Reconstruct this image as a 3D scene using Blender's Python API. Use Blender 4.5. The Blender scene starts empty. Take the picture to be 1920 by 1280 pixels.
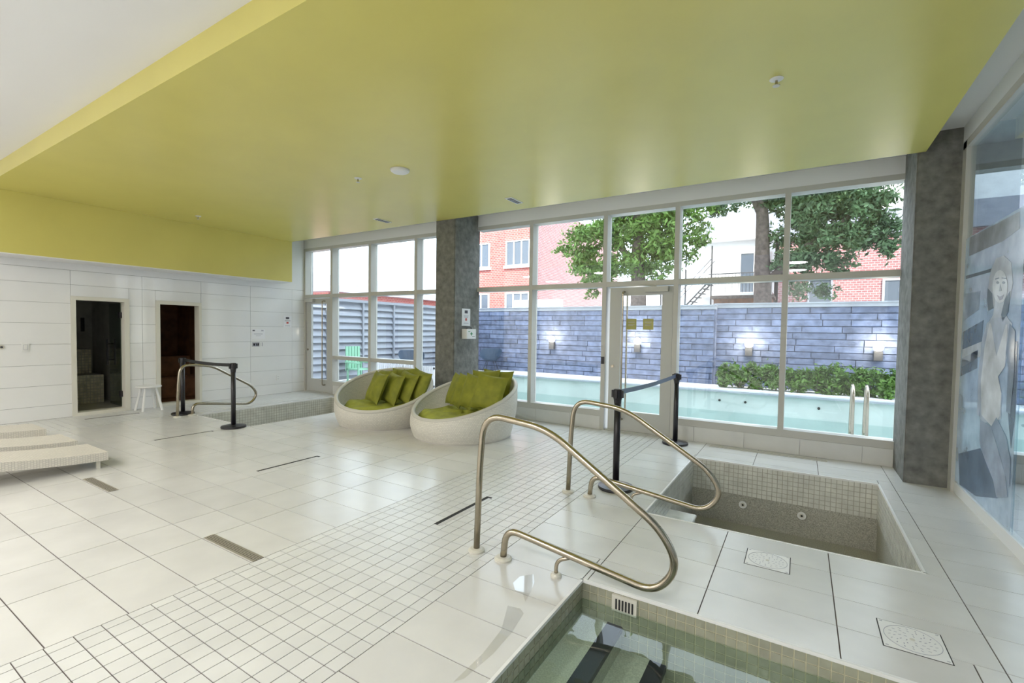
import bpy, math, random
import numpy as np
from mathutils import Matrix, Vector
random.seed(4)
scene = bpy.context.scene
col = scene.collection
# ------------------------------------------------------------------ camera
CF, CYAW, CPITCH, CROLL, CCX, CCY, CH = 878.607, -0.551622, 0.0345438, 0.0152105, 961.27, 649.605, 1.5
def cam_axes():
    c, s = math.cos(CYAW), math.sin(CYAW)
    F = Vector((s*math.cos(CPITCH), c*math.cos(CPITCH), -math.sin(CPITCH)))
    r0 = Vector((c, -s, 0)); u0 = r0.cross(F)
    r = math.cos(CROLL)*r0 + math.sin(CROLL)*u0
    u = -math.sin(CROLL)*r0 + math.cos(CROLL)*u0
    return r, u, F
CR, CU, CFW = cam_axes()
cd = bpy.data.cameras.new('camera'); cam = bpy.data.objects.new('camera', cd); col.objects.link(cam)
cd.sensor_width = 36; cd.lens = CF/1920*36; cd.clip_start = 0.02; cd.clip_end = 500
cd.shift_x = (960-CCX)/1920; cd.shift_y = (CCY-640)/1920
m = Matrix((CR, CU, -CFW)).transposed().to_4x4(); m.translation = (0, 0, CH); cam.matrix_world = m
scene.camera = cam
def at(px, py, axis, v):
    """point of the ray through photo pixel (1920x1280) on the plane axis = v"""
    d = CR*((px-CCX)/CF) - CU*((py-CCY)/CF) + CFW
    i = 'XYZ'.index(axis); t = (v-(0, 0, CH)[i])/d[i]
    return Vector((0, 0, CH)) + d*t
# ------------------------------------------------------------------ world, sun, lamps, exposure
scene.view_settings.view_transform = 'Standard'; scene.view_settings.look = 'None'
scene.view_settings.gamma = 1; scene.view_settings.use_curve_mapping = False
scene.view_settings.exposure = 0.72
w = bpy.data.worlds.new('world'); scene.world = w; w.use_nodes = True
bg = w.node_tree.nodes['Background']; bg.inputs[0].default_value = (0.76, 0.87, 1.0, 1); bg.inputs[1].default_value = 3.1
sd = bpy.data.lights.new('sun_offscreen', 'SUN'); sd.energy = 4.5; sd.angle = 0.01; sd.color = (1, .93, .82)
so = bpy.data.objects.new('sun_offscreen', sd); col.objects.link(so)
so.rotation_euler = Vector((-0.35, 0.75, -0.62)).to_track_quat('-Z', 'Y').to_euler(); so.location = (0, -30, 40)
LAMPS = [(-8.6, -1.2), (-5.8, -1.2), (-3.0, -1.2), (-.2, -1.2), (-8.6, -3.0), (-5.8, -3.0), (-3.0, -3.0), (-.2, -3.0)]
for i, (x, y) in enumerate(LAMPS):
    ld = bpy.data.lights.new('ceiling_lamp_offscreen', 'AREA'); ld.shape = 'DISK'; ld.size = .55; ld.energy = 34
    ld.color = (1, .95, .88) if x < -5 else (1, .98, .96)
    lo = bpy.data.objects.new('ceiling_lamp_offscreen', ld); col.objects.link(lo); lo.location = (x, y, 3.485)
# ------------------------------------------------------------------ materials
def mat(name, base, rough=.5, metal=0, noise=None, bump=None, spec=None, coat=0, rnd=0, extra=None):
    """noise=(scale, amount) colour variation; bump=(scale, strength); rnd = per-object brightness variation"""
    M = bpy.data.materials.new(name); M.use_nodes = True; nt = M.node_tree; N = nt.nodes; L = nt.links
    b = N['Principled BSDF']; b.inputs['Base Color'].default_value = (*base, 1)
    b.inputs['Roughness'].default_value = rough; b.inputs['Metallic'].default_value = metal
    if spec is not None: b.inputs['Specular IOR Level'].default_value = spec
    if coat: b.inputs['Coat Weight'].default_value = coat; b.inputs['Coat Roughness'].default_value = .05
    tc = N.new('ShaderNodeTexCoord'); last = None
    if noise:
        geo = N.new('ShaderNodeNewGeometry')
        t = N.new('ShaderNodeTexNoise'); t.inputs['Scale'].default_value = noise[0]; t.inputs['Detail'].default_value = 6
        L.new(geo.outputs['Position'], t.inputs['Vector'])
        mr = N.new('ShaderNodeMapRange'); mr.inputs[1].default_value = .3; mr.inputs[2].default_value = .7
        mr.inputs[3].default_value = 1-noise[1]; mr.inputs[4].default_value = 1+noise[1]
        L.new(t.outputs['Fac'], mr.inputs[0]); last = mr.outputs[0]
    if rnd:
        oi = N.new('ShaderNodeObjectInfo'); mr2 = N.new('ShaderNodeMapRange')
        mr2.inputs[3].default_value = 1-rnd; mr2.inputs[4].default_value = 1+rnd
        L.new(oi.outputs['Random'], mr2.inputs[0])
        if last:
            mm = N.new('ShaderNodeMath'); mm.operation = 'MULTIPLY'; L.new(last, mm.inputs[0]); L.new(mr2.outputs[0], mm.inputs[1]); last = mm.outputs[0]
        else: last = mr2.outputs[0]
    if last:
        vm = N.new('ShaderNodeVectorMath'); vm.operation = 'SCALE'; vm.inputs[0].default_value = base
        L.new(last, vm.inputs['Scale']); L.new(vm.outputs[0], b.inputs['Base Color'])
    if bump:
        geo2 = N.new('ShaderNodeNewGeometry')
        t2 = N.new('ShaderNodeTexNoise'); t2.inputs['Scale'].default_value = bump[0]; t2.inputs['Detail'].default_value = 5
        L.new(geo2.outputs['Position'], t2.inputs['Vector'])
        bp = N.new('ShaderNodeBump'); bp.inputs['Strength'].default_value = bump[1]; bp.inputs['Distance'].default_value = .01
        L.new(t2.outputs['Fac'], bp.inputs['Height']); L.new(bp.outputs[0], b.inputs['Normal'])
    return M
def glass_mat(name, tint=(1, 1, 1), f0=.04, rough=0.0):
    M = bpy.data.materials.new(name); M.use_nodes = True; nt = M.node_tree; N = nt.nodes; L = nt.links
    N.remove(N['Principled BSDF']); out = N['Material Output']
    tr = N.new('ShaderNodeBsdfTransparent'); tr.inputs[0].default_value = (*tint, 1)
    gl = N.new('ShaderNodeBsdfGlossy'); gl.inputs['Roughness'].default_value = rough
    fr = N.new('ShaderNodeLayerWeight'); fr.inputs[0].default_value = .5
    mr = N.new('ShaderNodeMapRange'); mr.inputs[3].default_value = f0; mr.inputs[4].default_value = .95
    pw = N.new('ShaderNodeMath'); pw.operation = 'POWER'; pw.inputs[1].default_value = 4
    L.new(fr.outputs['Facing'], pw.inputs[0]); L.new(pw.outputs[0], mr.inputs[0])
    mx = N.new('ShaderNodeMixShader'); L.new(mr.outputs[0], mx.inputs[0]); L.new(tr.outputs[0], mx.inputs[1]); L.new(gl.outputs[0], mx.inputs[2])
    L.new(mx.outputs[0], out.inputs['Surface']); return M
def emit_mat(name, c, s):
    M = bpy.data.materials.new(name); M.use_nodes = True; N = M.node_tree.nodes
    b = N['Principled BSDF']; b.inputs['Emission Color'].default_value = (*c, 1); b.inputs['Emission Strength'].default_value = s
    b.inputs['Base Color'].default_value = (*c, 1); return M
def film_mat(name, c, alpha):
    M = bpy.data.materials.new(name); M.use_nodes = True; nt = M.node_tree; N = nt.nodes; L = nt.links
    b = N['Principled BSDF']; b.inputs['Roughness'].default_value = .25; b.inputs['Alpha'].default_value = alpha
    geo = N.new('ShaderNodeNewGeometry'); t = N.new('ShaderNodeTexNoise'); t.inputs['Scale'].default_value = 5; t.inputs['Detail'].default_value = 8
    L.new(geo.outputs['Position'], t.inputs['Vector'])
    vm = N.new('ShaderNodeVectorMath'); vm.operation = 'SCALE'; vm.inputs[0].default_value = c
    mr = N.new('ShaderNodeMapRange'); mr.inputs[1].default_value = .3; mr.inputs[2].default_value = .7; mr.inputs[3].default_value = .75; mr.inputs[4].default_value = 1.2
    L.new(t.outputs['Fac'], mr.inputs[0]); L.new(mr.outputs[0], vm.inputs['Scale']); L.new(vm.outputs[0], b.inputs['Base Color'])
    return M
def brick_mat(name, c1, c2, mortar, scale, face='XZ', w=.5, h=.25):
    M = bpy.data.materials.new(name); M.use_nodes = True; nt = M.node_tree; N = nt.nodes; L = nt.links
    b = N['Principled BSDF']; b.inputs['Roughness'].default_value = .9
    geo = N.new('ShaderNodeNewGeometry'); sep = N.new('ShaderNodeSeparateXYZ'); L.new(geo.outputs['Position'], sep.inputs[0])
    add = N.new('ShaderNodeMath'); L.new(sep.outputs[0], add.inputs[0]); L.new(sep.outputs[1], add.inputs[1])
    cmb = N.new('ShaderNodeCombineXYZ'); L.new(add.outputs[0], cmb.inputs[0]); L.new(sep.outputs[2], cmb.inputs[1])
    t = N.new('ShaderNodeTexBrick'); t.inputs['Scale'].default_value = scale
    t.inputs['Color1'].default_value = (*c1, 1); t.inputs['Color2'].default_value = (*c2, 1); t.inputs['Mortar'].default_value = (*mortar, 1)
    t.inputs['Brick Width'].default_value = w; t.inputs['Row Height'].default_value = h
    L.new(cmb.outputs[0], t.inputs['Vector']); L.new(t.outputs['Color'], b.inputs['Base Color']); return M
def wicker_mat(name, base, su, sv):
    """woven strands laid out on the UV map"""
    M = bpy.data.materials.new(name); M.use_nodes = True; nt = M.node_tree; N = nt.nodes; L = nt.links
    b = N['Principled BSDF']; b.inputs['Roughness'].default_value = .45
    tc = N.new('ShaderNodeTexCoord'); mp = N.new('ShaderNodeMapping'); mp.inputs['Scale'].default_value = (su, sv, 1)
    L.new(tc.outputs['UV'], mp.inputs[0])
    t = N.new('ShaderNodeTexBrick'); t.inputs['Scale'].default_value = 1; t.inputs['Brick Width'].default_value = 1; t.inputs['Row Height'].default_value = 1
    t.inputs['Mortar Size'].default_value = .12; t.inputs['Mortar Smooth'].default_value = .6
    t.inputs['Color1'].default_value = (*base, 1); t.inputs['Color2'].default_value = (*[c*.9 for c in base], 1); t.inputs['Mortar'].default_value = (*[c*.72 for c in base], 1)
    L.new(mp.outputs[0], t.inputs['Vector']); L.new(t.outputs['Color'], b.inputs['Base Color'])
    bp = N.new('ShaderNodeBump'); bp.invert = True; bp.inputs['Strength'].default_value = .6; bp.inputs['Distance'].default_value = .004
    L.new(t.outputs['Fac'], bp.inputs['Height']); L.new(bp.outputs[0], b.inputs['Normal']); return M
def water_mat(name, tint, deep, f0=.03, wav=3.0, strength=.08):
    M = glass_mat(name, tint, f0); N = M.node_tree.nodes; L = M.node_tree.links
    gl = [n for n in N if n.type == 'BSDF_GLOSSY'][0]
    geo = N.new('ShaderNodeNewGeometry'); t = N.new('ShaderNodeTexNoise'); t.inputs['Scale'].default_value = wav
    L.new(geo.outputs['Position'], t.inputs['Vector'])
    bp = N.new('ShaderNodeBump'); bp.inputs['Strength'].default_value = strength; bp.inputs['Distance'].default_value = .05
    L.new(t.outputs['Fac'], bp.inputs['Height']); L.new(bp.outputs[0], gl.inputs['Normal'])
    return M
MT = dict(
 tile=mat('floor_tile', (.66, .655, .63), .24, noise=(3, .05), rnd=.035),
 stile=mat('small_floor_tile', (.67, .67, .645), .3, noise=(4, .04), rnd=.03),
 grout=mat('floor_grout', (.10, .08, .07), .9),
 wtile=mat('wall_tile', (.82, .82, .81), .07, noise=(2, .02), rnd=.015),
 wgrout=mat('wall_grout', (.33, .33, .32), .9),
 white=mat('white_paint', (.80, .80, .80), .7),
 yellow=mat('yellow_paint', (.67, .60, .17), .32, noise=(1.5, .03)),
 conc=mat('concrete', (.17, .17, .155), .75, noise=(11, .32), bump=(25, .8)),
 frame=mat('frame_paint', (.52, .51, .47), .4),
 frame2=mat('door_paint', (.50, .50, .47), .4),
 glass=glass_mat('window_glass', (.96, .98, .98), .05),
 pglass=glass_mat('partition_glass', (.88, .94, .97), .10),
 sglass=glass_mat('shower_glass', (.70, .76, .73), .06),
 steel=mat('brushed_steel', (.43, .38, .30), .22, 1, noise=(30, .06)),
 flange=mat('flange_cover', (.62, .60, .52), .35),
 black=mat('black_plastic', (.015, .014, .018), .35),
 belt=mat('belt_webbing_sheen', (.10, .13, .22), .35),  # shine of a black belt painted in as a blue-grey tone
 beltk=mat('black_belt_webbing', (.015, .015, .018), .4),
 wicker=wicker_mat('white_wicker', (.80, .77, .69), 210, 48),
 lwick=wicker_mat('lounger_wicker', (.76, .72, .64), 1, 1),
 olive=mat('olive_fabric', (.21, .22, .018), .75, noise=(9, .18), bump=(6, .6)),
 olive2=mat('seat_fabric', (.34, .36, .05), .75, noise=(7, .2), bump=(5, .9)),
 mosaic=mat('mosaic_tile', (.66, .66, .60), .18, noise=(9, .12)),
 mosgrout=mat('mosaic_grout', (.42, .40, .33), .8),
 mosaic2=mat('pool_mosaic_tile', (.33, .33, .25), .2, noise=(9, .15)),
 mosgrout2=mat('pool_mosaic_grout', (.55, .52, .36), .8),
 pebble=mat('pebble_plaster', (.42, .41, .35), .8, noise=(120, .35), bump=(90, .8)),
 plaster=mat('aggregate_plaster', (.56, .57, .49), .7, noise=(120, .2)),
 nosing=mat('step_nosing', (.012, .015, .03), .4),
 poolwater=water_mat('pool_water', (.80, .89, .84), None, .03),
 outwater=water_mat('outdoor_water', (.82, .95, .94), None, .03, 1.2, .1),
 outplaster=mat('outdoor_plaster', (.55, .60, .57), .7, noise=(1.3, .12)),
 plate=mat('white_plastic', (.78, .78, .76), .4),
 grate=mat('grate_steel', (.42, .39, .32), .4, .4),
 hole=mat('dark_slot', (.02, .02, .02), .8),
 wood=mat('sauna_wood', (.22, .10, .05), .6, noise=(6, .3)),
 swall=mat('steam_room_tile', (.38, .37, .33), .35, noise=(5, .15)),
 smos=mat('steam_mosaic', (.50, .47, .36), .4, noise=(14, .3)),
 dframe=mat('door_frame_cream', (.70, .68, .60), .45),
 stone=mat('garden_stone', (.155, .185, .285), .85, noise=(5, .35), bump=(18, .6), rnd=.2),
 stonegap=mat('stone_joint', (.13, .15, .22), .9),
 cope=mat('coping_stone', (.36, .38, .42), .7, noise=(3, .08)),
 gravel=mat('white_gravel', (.80, .80, .78), .9, noise=(40, .2), bump=(40, 1)),
 paving=mat('outdoor_paving', (.62, .62, .62), .8, noise=(4, .08)),
 fence=mat('fence_metal', (.34, .36, .41), .4),
 leaf=mat('leaf_green', (.14, .25, .045), .6, noise=(2.2, .5)),
 leaf2=mat('leaf_dark_green', (.095, .165, .07), .6, noise=(2.5, .5)),
 hleaf=mat('hedge_leaf', (.085, .18, .02), .6, noise=(6, .5)),
 bark=mat('bark', (.13, .10, .085), .95, noise=(9, .4), bump=(12, 1.)),
 rbrick=brick_mat('red_brick', (.36, .085, .075), (.43, .13, .105), (.48, .33, .30), 2.3),
 mbrick=brick_mat('mauve_and_shaded_brick', (.30, .12, .125), (.37, .17, .165), (.55, .48, .47), 2.6),  # mauve house brick, also the red building's side with shade painted in
 bwhite=mat('white_siding', (.82, .81, .79), .8),
 broof=mat('grey_roof', (.30, .31, .36), .8),
 wglass=mat('house_window_glass', (.10, .12, .15), .08),
 chairblue=mat('dark_blue_mesh', (.035, .06, .10), .6),
 cgreen=mat('green_plastic', (.30, .60, .42), .45),
 cwhite=mat('white_slats', (.80, .80, .84), .5),
 iron=mat('iron', (.05, .05, .055), .6),
 paper=mat('paper', (.82, .82, .84), .7),
 ink=mat('ink', (.08, .08, .10), .7), inkl=mat('light_ink', (.40, .40, .45), .7), inkr=mat('red_ink', (.6, .12, .1), .7),
 green=mat('green_print', (.05, .30, .12), .6),
 sticker=mat('yellow_sticker', (.42, .40, .13), .6),
 lampglow=emit_mat('lamp_glow', (1, .93, .80), 7.0),
)
# ------------------------------------------------------------------ mesh helpers
class MB:
    def __init__(s): s.v = []; s.f = []; s.uv = None
    def box(s, x0, x1, y0, y1, z0, z1):
        n = len(s.v); s.v += [(x, y, z) for z in (z0, z1) for y in (y0, y1) for x in (x0, x1)]
        s.f += [tuple(n+i for i in q) for q in ((0, 2, 3, 1), (4, 5, 7, 6), (0, 1, 5, 4), (2, 6, 7, 3), (0, 4, 6, 2), (1, 3, 7, 5))]; return s
    def quad(s, *p):
        n = len(s.v); s.v += [tuple(q) for q in p]; s.f.append(tuple(range(n, n+len(p)))); return s
    def tube(s, path, r, n=12, closed=False, cap=True):
        P = [Vector(p) for p in path]; k = len(P); rs = r if isinstance(r, (list, tuple)) else [r]*k
        base = len(s.v); nrm = None
        for i, p in enumerate(P):
            a = P[(i-1) % k] if (closed or i > 0) else P[i]; b = P[(i+1) % k] if (closed or i < k-1) else P[i]
            t = (b-a).normalized()
            if nrm is None:
                nrm = t.orthogonal().normalized()
            else:
                nrm = (nrm - t*nrm.dot(t)).normalized()
            bi = t.cross(nrm)
            for j in range(n):
                an = 2*math.pi*j/n; s.v.append(tuple(p + (nrm*math.cos(an) + bi*math.sin(an))*rs[i]))
        for i in range(k if closed else k-1):
            for j in range(n):
                a = base+i*n+j; b = base+i*n+(j+1) % n; c = base+((i+1) % k)*n+(j+1) % n; d = base+((i+1) % k)*n+j
                s.f.append((a, b, c, d))
        if cap and not closed:
            s.f.append(tuple(base+j for j in reversed(range(n)))); s.f.append(tuple(base+(k-1)*n+j for j in range(n)))
        return s
    def lathe(s, prof, c=(0, 0, 0), n=32):
        base = len(s.v)
        for r, z in prof:
            for j in range(n):
                a = 2*math.pi*j/n; s.v.append((c[0]+r*math.cos(a), c[1]+r*math.sin(a), c[2]+z))
        for i in range(len(prof)-1):
            for j in range(n):
                a = base+i*n+j; b = base+i*n+(j+1) % n; s.f.append((a, b, b+n, a+n))
        s.f.append(tuple(base+j for j in reversed(range(n)))); s.f.append(tuple(base+(len(prof)-1)*n+j for j in range(n))); return s
    def mesh(s, name, m, smooth=False):
        me = bpy.data.meshes.new(name); me.from_pydata(s.v, [], s.f); me.materials.append(m)
        if smooth:
            me.polygons.foreach_set('use_smooth', [True]*len(me.polygons))
        me.update(); return me
    def build(s, name, m, parent=None, smooth=False, stuff=False):
        return link(name, s.mesh(name, m, smooth), parent, stuff)
def link(name, me, parent=None, stuff=False, loc=None):
    o = bpy.data.objects.new(name, me); col.objects.link(o)
    if parent is not None:
        o.parent = parent; p = parent; off = Vector((0, 0, 0))
        while p is not None: off += Vector(p.location); p = p.parent
        o.location = (Vector(loc) if loc is not None else Vector((0, 0, 0))) - off
    elif loc is not None: o.location = loc
    if stuff: o['kind'] = 'stuff'
    return o
def tag(o, label, cat, group=None):
    o['label'] = label; o['category'] = cat
    if group: o['group'] = group
    return o
def thing(name, label, cat, loc, group=None):
    o = bpy.data.objects.new(name, None); col.objects.link(o); o.location = loc; o.empty_display_size = .1
    return tag(o, label, cat, group)
def struct(name, mb=None, m=None, label=None, loc=(0, 0, 0)):
    if mb is None:
        o = bpy.data.objects.new(name, None); col.objects.link(o); o.location = loc; o.empty_display_size = .1
    else: o = mb.build(name, m)
    o['kind'] = 'structure'
    if label: o['label'] = label
    return o
def bx(name, m, parent, *a): return MB().box(*a).build(name, m, parent)
def smooth_path(pts, rad, n=7):
    """polyline with rounded corners"""
    P = [Vector(p) for p in pts]; out = [P[0]]
    for i in range(1, len(P)-1):
        r = rad[i-1] if isinstance(rad, (list, tuple)) else rad
        a = (P[i-1]-P[i]); b = (P[i+1]-P[i]); la, lb = a.length, b.length; a.normalize(); b.normalize()
        d = min(r, la*.49, lb*.49); p0 = P[i]+a*d; p1 = P[i]+b*d
        for k in range(n+1):
            t = k/n; out.append(p0*(1-t)**2 + P[i]*2*t*(1-t) + p1*t*t)
    out.append(P[-1]); return out
def subtract(rects, holes):
    """axis-aligned rectangles (a0,a1,b0,b1) minus holes"""
    for h in holes:
        nr = []
        for r in rects:
            if h[0] >= r[1] or h[1] <= r[0] or h[2] >= r[3] or h[3] <= r[2]: nr.append(r); continue
            if r[0] < h[0]: nr.append((r[0], h[0], r[2], r[3]))
            if h[1] < r[1]: nr.append((h[1], r[1], r[2], r[3]))
            a0, a1 = max(r[0], h[0]), min(r[1], h[1])
            if r[2] < h[2]: nr.append((a0, a1, r[2], h[2]))
            if h[3] < r[3]: nr.append((a0, a1, h[3], r[3]))
        rects = nr
    return [r for r in rects if r[1]-r[0] > .012 and r[3]-r[2] > .012]
# ------------------------------------------------------------------ dimensions
XL, XR, YW, YB = -9.985, 1.308, 6.83, -4.0
ZC, ZT = 3.34, 3.53           # yellow dropped ceiling, white ceiling
YE, YF = 6.17, 1.68           # dropped ceiling: window-side edge, camera-side fascia
POOL = (-1.086, .72, .54, 2.61); SPA = (-1.07, .715, 3.87, 5.955); PLUNGE = (-8.6, -6.98, 3.88, 6.55)
HOLES = [POOL, SPA, PLUNGE]
# ------------------------------------------------------------------ floor with its tiles
fl_mb = MB()
for r in subtract([(XL-.2, 6.2, YB, YW+.2)], HOLES): fl_mb.box(r[0], r[1], r[2], r[3], -.20, -.004)
floor = struct('floor', fl_mb, MT['grout'], 'pale tiled floor with dark joints around three sunken pools')
cache = {}
def tile_obj(name, r, m, g, parent, zt=0.0, th=.012):
    w, h = round(r[1]-r[0]-g, 4), round(r[3]-r[2]-g, 4); k = (name, w, h)
    if k not in cache: cache[k] = MB().box(-w/2, w/2, -h/2, h/2, -th, 0).mesh(name, m)
    return link(name, cache[k], parent, loc=((r[0]+r[1])/2, (r[2]+r[3])/2, zt))
COVERS = [(.386, .642, 2.85, 3.107), (-.274, -.016, 3.376, 3.632)]
GRATES = [(-5.86, -5.23, 1.645, 1.717), (-3.555, -2.932, 1.645, 1.717)]
SLOTS = [(-9.58, -9.52, 2.72, 3.43), (-7.145, -7.085, 2.72, 3.43), (-4.78, -4.72, 2.72, 3.44), (-2.37, -2.31, 2.73, 3.45)]
WGRATE = [(-1.0, .31, 6.64, 6.75)]
TH = HOLES
ys = [-3.787+.319*k for k in range(34)]; ys[0] = YB; ys[-1] = YW
def grid(xs, ys): return [(xs[i], xs[i+1], ys[j], ys[j+1]) for i in range(len(xs)-1) for j in range(len(ys)-1)]
xs_l = [-8.84, -8.3575, -7.735, -7.1125, -6.49, -5.8675, -5.245, -4.6225, -4.0, -3.555, -2.932]
xs_r = [-1.68, -1.055, -.427, .203, .829, XR]
big = subtract(grid(xs_l, ys), TH) + subtract(grid(xs_r, ys), TH)
def seen(r): return r[3] > .15 + max(0, (-1.5-(r[0]+r[1])/2))*.12
big.sort(key=lambda r: (not seen(r), (r[0]+r[1])**2/4+(r[2]+r[3])**2/4))
rest = MB()
for i, r in enumerate(big):
    if seen(r) and i < 300: tile_obj('floor_tile', r, MT['tile'], .006, floor)
    else: rest.box(r[0]+.002, r[1]-.002, r[2]+.002, r[3]-.002, -.012, 0)
for r in grid([XR+.05, 1.9, 2.53, 3.15, 3.78, 4.4, 5.0, 5.6, 6.2], ys): rest.box(r[0]+.002, r[1]-.002, r[2]+.002, r[3]-.002, -.012, 0)
rest.build('floor_tile_field', MT['tile'], floor, stuff=True)
xb = [-2.932, -2.866] + [-2.866+.1005*k for k in range(1, 12)] + [-1.68]
yb = [YB+.0] + [-3.947+.105*k for k in range(103)]; yb[-1] = YW
yb = [y for y in yb if y <= YW]
xw = [XL] + [-8.84-.1005*k for k in range(11, -1, -1)]
xw = [x for x in xw if x >= XL]
small = subtract(grid(xb, yb), TH) + subtract(grid(xw, yb), TH)
small.sort(key=lambda r: (not (r[3] > .5 and r[0] > -4 and r[3] > .5+(-1.68-r[0])*0), r[2]))
srest = MB()
for i, r in enumerate(small):
    if i < 300 and r[3] > .45: tile_obj('small_floor_tile', r, MT['stile'], .005, floor)
    else: srest.box(r[0]+.0025, r[1]-.0025, r[2]+.0025, r[3]-.0025, -.012, 0)
srest.build('small_tile_field', MT['stile'], floor, stuff=True)
# ------------------------------------------------------------------ ceilings, walls
ceil = struct('ceiling', MB().box(XL-.2, 6.2, YB-.2, YW+.25, ZT, ZT+.25), MT['white'], 'high white ceiling around the yellow dropped ceiling')
drop = MB().box(-9.44, 1.0, YF, YE, ZC, ZT)
o = drop.build('dropped_ceiling_panel', MT['yellow'], ceil)
o['label'] = 'glossy yellow dropped ceiling'
o = MB().box(-2.265, .98, YF+.002, 3.33, ZC-.012, ZC).build('ceiling_shade_panel', MT['yellow'], ceil); o['label'] = 'yellow ceiling panel lowered slightly to bring out a rectangle of shade'  # panel added in place of a darker rectangle of shade on the ceiling
o = MB().box(XL+.001, -9.44, YF, YE, 2.475, ZT).build('bulkhead', MT['yellow'], ceil); o['label'] = 'yellow bulkhead along the left wall'
MB().box(XL+.001, -9.442, YF+.002, YE-.002, 2.462, 2.475).build('bulkhead_soffit', MT['white'], ceil)
D1 = (2.69, 3.455, 0, 1.945); D2 = (3.85, 4.606, 0, 1.945)        # door frames on the left wall (Y, Z)
O1 = (2.75, 3.385, 0, 1.885); O2 = (3.915, 4.565, 0, 1.88)
wl = MB()
for r in subtract([(YB-.2, YW+.25, 0, ZT)], [(O1[0]-.02, O1[1]+.02, 0, O1[3]+.02), (O2[0]-.02, O2[1]+.02, 0, O2[3]+.02)]): wl.box(XL-.16, XL-.012, r[0], r[1], r[2], r[3])
wall_left = struct('wall_left', wl, MT['wgrout'], 'wall of long glossy white tiles with two dark doorways')
yj = [2.69+.9597*k for k in range(-7, 5)] + [YW]; yj = [YB]+[y for y in yj if y > YB]
zj = [0, .215, .53, .85, 1.175, 1.505, 1.825, 2.125, 2.355]
for r in subtract(grid(yj, zj), [D1, D2]):
    MB().box(XL-.014, XL, r[0]+.002, r[1]-.002, r[2]+.002, r[3]-.002).build('wall_tile', MT['wtile'], wall_left)
MB().box(XL-.014, XL, YB, YW, 2.358, ZT).build('plaster_band', MT['white'], wall_left)
struct('wall_back', MB().box(XL-.2, 6.2, YB-.2, YB, -.2, ZT), MT['white'], 'plain white wall behind the pool')
struct('wall_end', MB().box(6.0, 6.2, YB, YW+.2, -.2, ZT), MT['white'], 'plain white end wall of the neighbouring room')
# window wall: curb, bulkhead
wf = MB(); wf.box(XL-.2, -5.39, YW+.01, YW+.2, 3.33, ZT); wf.box(-4.97, 6.2, YW+.01, YW+.2, 3.33, ZT)
for a, b in ((-8.95, -5.39), (-4.97, -2.61), (-1.49, .939), (1.34, 6.2)): wf.box(a, b, YW+.012, YW+.2, -.2, .205)
wf.box(XL-.2, 6.2, YW+.012, YW+.2, -.2, -.004)
wall_front = struct('wall_front', wf, MT['white'], 'white head and tiled curb of the window wall')
for a, b, n in ((-8.95, -5.39, 6), (-4.97, -2.61, 4), (-1.49, .939, 4), (1.34, 6.2, 8)):
    xj = [a]+[x for x in [-8.75+.6267*k for k in range(26)] if a+.05 < x < b-.05]+[b]
    for i in range(len(xj)-1): MB().box(xj[i]+.002, xj[i+1]-.002, YW, YW+.012, .001, .203).build('curb_tile', MT['tile'], wall_front)
struct('wall_shade_block', MB().box(-13, 9, YW+.06, YW+.24, ZT+.25, 15), MT['bwhite'], 'upper facade above the windows, added out of view to shade the terrace')  # unseen slab added above the windows to keep sun off the terrace
# pillars
def pillar(name, x0, x1, label):
    import bmesh
    bm = bmesh.new(); bmesh.ops.create_cube(bm, size=1)
    bmesh.ops.scale(bm, vec=(x1-x0, YW+.08-6.19, ZT+.02), verts=bm.verts); bmesh.ops.translate(bm, vec=((x0+x1)/2, (6.19+YW+.08)/2, ZT/2+.01), verts=bm.verts)
    bmesh.ops.bevel(bm, geom=[e for e in bm.edges if abs(e.verts[0].co.z-e.verts[1].co.z) > 1], offset=.012, segments=2, affect='EDGES')
    me = bpy.data.meshes.new(name); bm.to_mesh(me); me.materials.append(MT['conc'])
    return link(name, me)
tag(pillar('concrete_pillar', -5.39, -4.97, ''), 'raw concrete pillar behind the round chairs, with a first aid box', 'pillar')
p2 = tag(pillar('concrete_pillar', .939, 1.29, ''), 'dark rough concrete pillar beside the glass partition', 'pillar')
# ------------------------------------------------------------------ windows and glazed doors
YG = 6.97
def pane(parent, x0, x1, z0, z1, y=YG, name='pane', m='glass'): return MB().box(x0, x1, y-.004, y+.004, z0, z1).build(name, MT[m], parent)
def mull(parent, x, z0=.205, z1=3.33, w=.065): return MB().box(x, x+w, YW-.002, YG+.04, z0, z1).build('mullion', MT['frame'], parent)
win1 = struct('window_1', label='left glazed bay looking onto the grey louvred fence', loc=(-7.2, YW, 0))
for x in (-9.03, -7.79, -6.49): mull(win1, x, .205 if x > -9 else 0, w=.075)
MB().box(XL, -9.93, YW-.002, YG+.04, 0, 3.33).build('mullion', MT['frame'], win1)
MB().box(XL, -5.385, YW+.001, YG+.04, 3.265, 3.33).build('head_rail', MT['frame'], win1)
MB().box(XL, -5.385, YW+.001, YG+.04, 2.18, 2.257).build('transom', MT['frame'], win1)
MB().box(-8.955, -6.49, YW+.001, YG+.04, .79, .87).build('guard_rail', MT['frame'], win1)
MB().box(-8.955, -5.385, YW+.001, YG+.04, .205, .295).build('sill', MT['frame'], win1)
for a, b in ((-8.955, -7.79), (-7.715, -6.49)):
    pane(win1, a, b, .295, .79); pane(win1, a, b, .87, 2.18); pane(win1, a, b, 2.257, 3.265)
pane(win1, -6.415, -5.385, .295, 2.18); pane(win1, -6.415, -5.385, 2.257, 3.265); pane(win1, -9.93, -9.03, 2.257, 3.265)
win2 = struct('window_2', label='wide glazed bay looking onto the outdoor pool', loc=(-2, YW, 0))
for x in (-3.90, -2.61, -1.555, -.225): mull(win2, x, 0 if x in (-2.61, -1.555) else .205)
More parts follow.
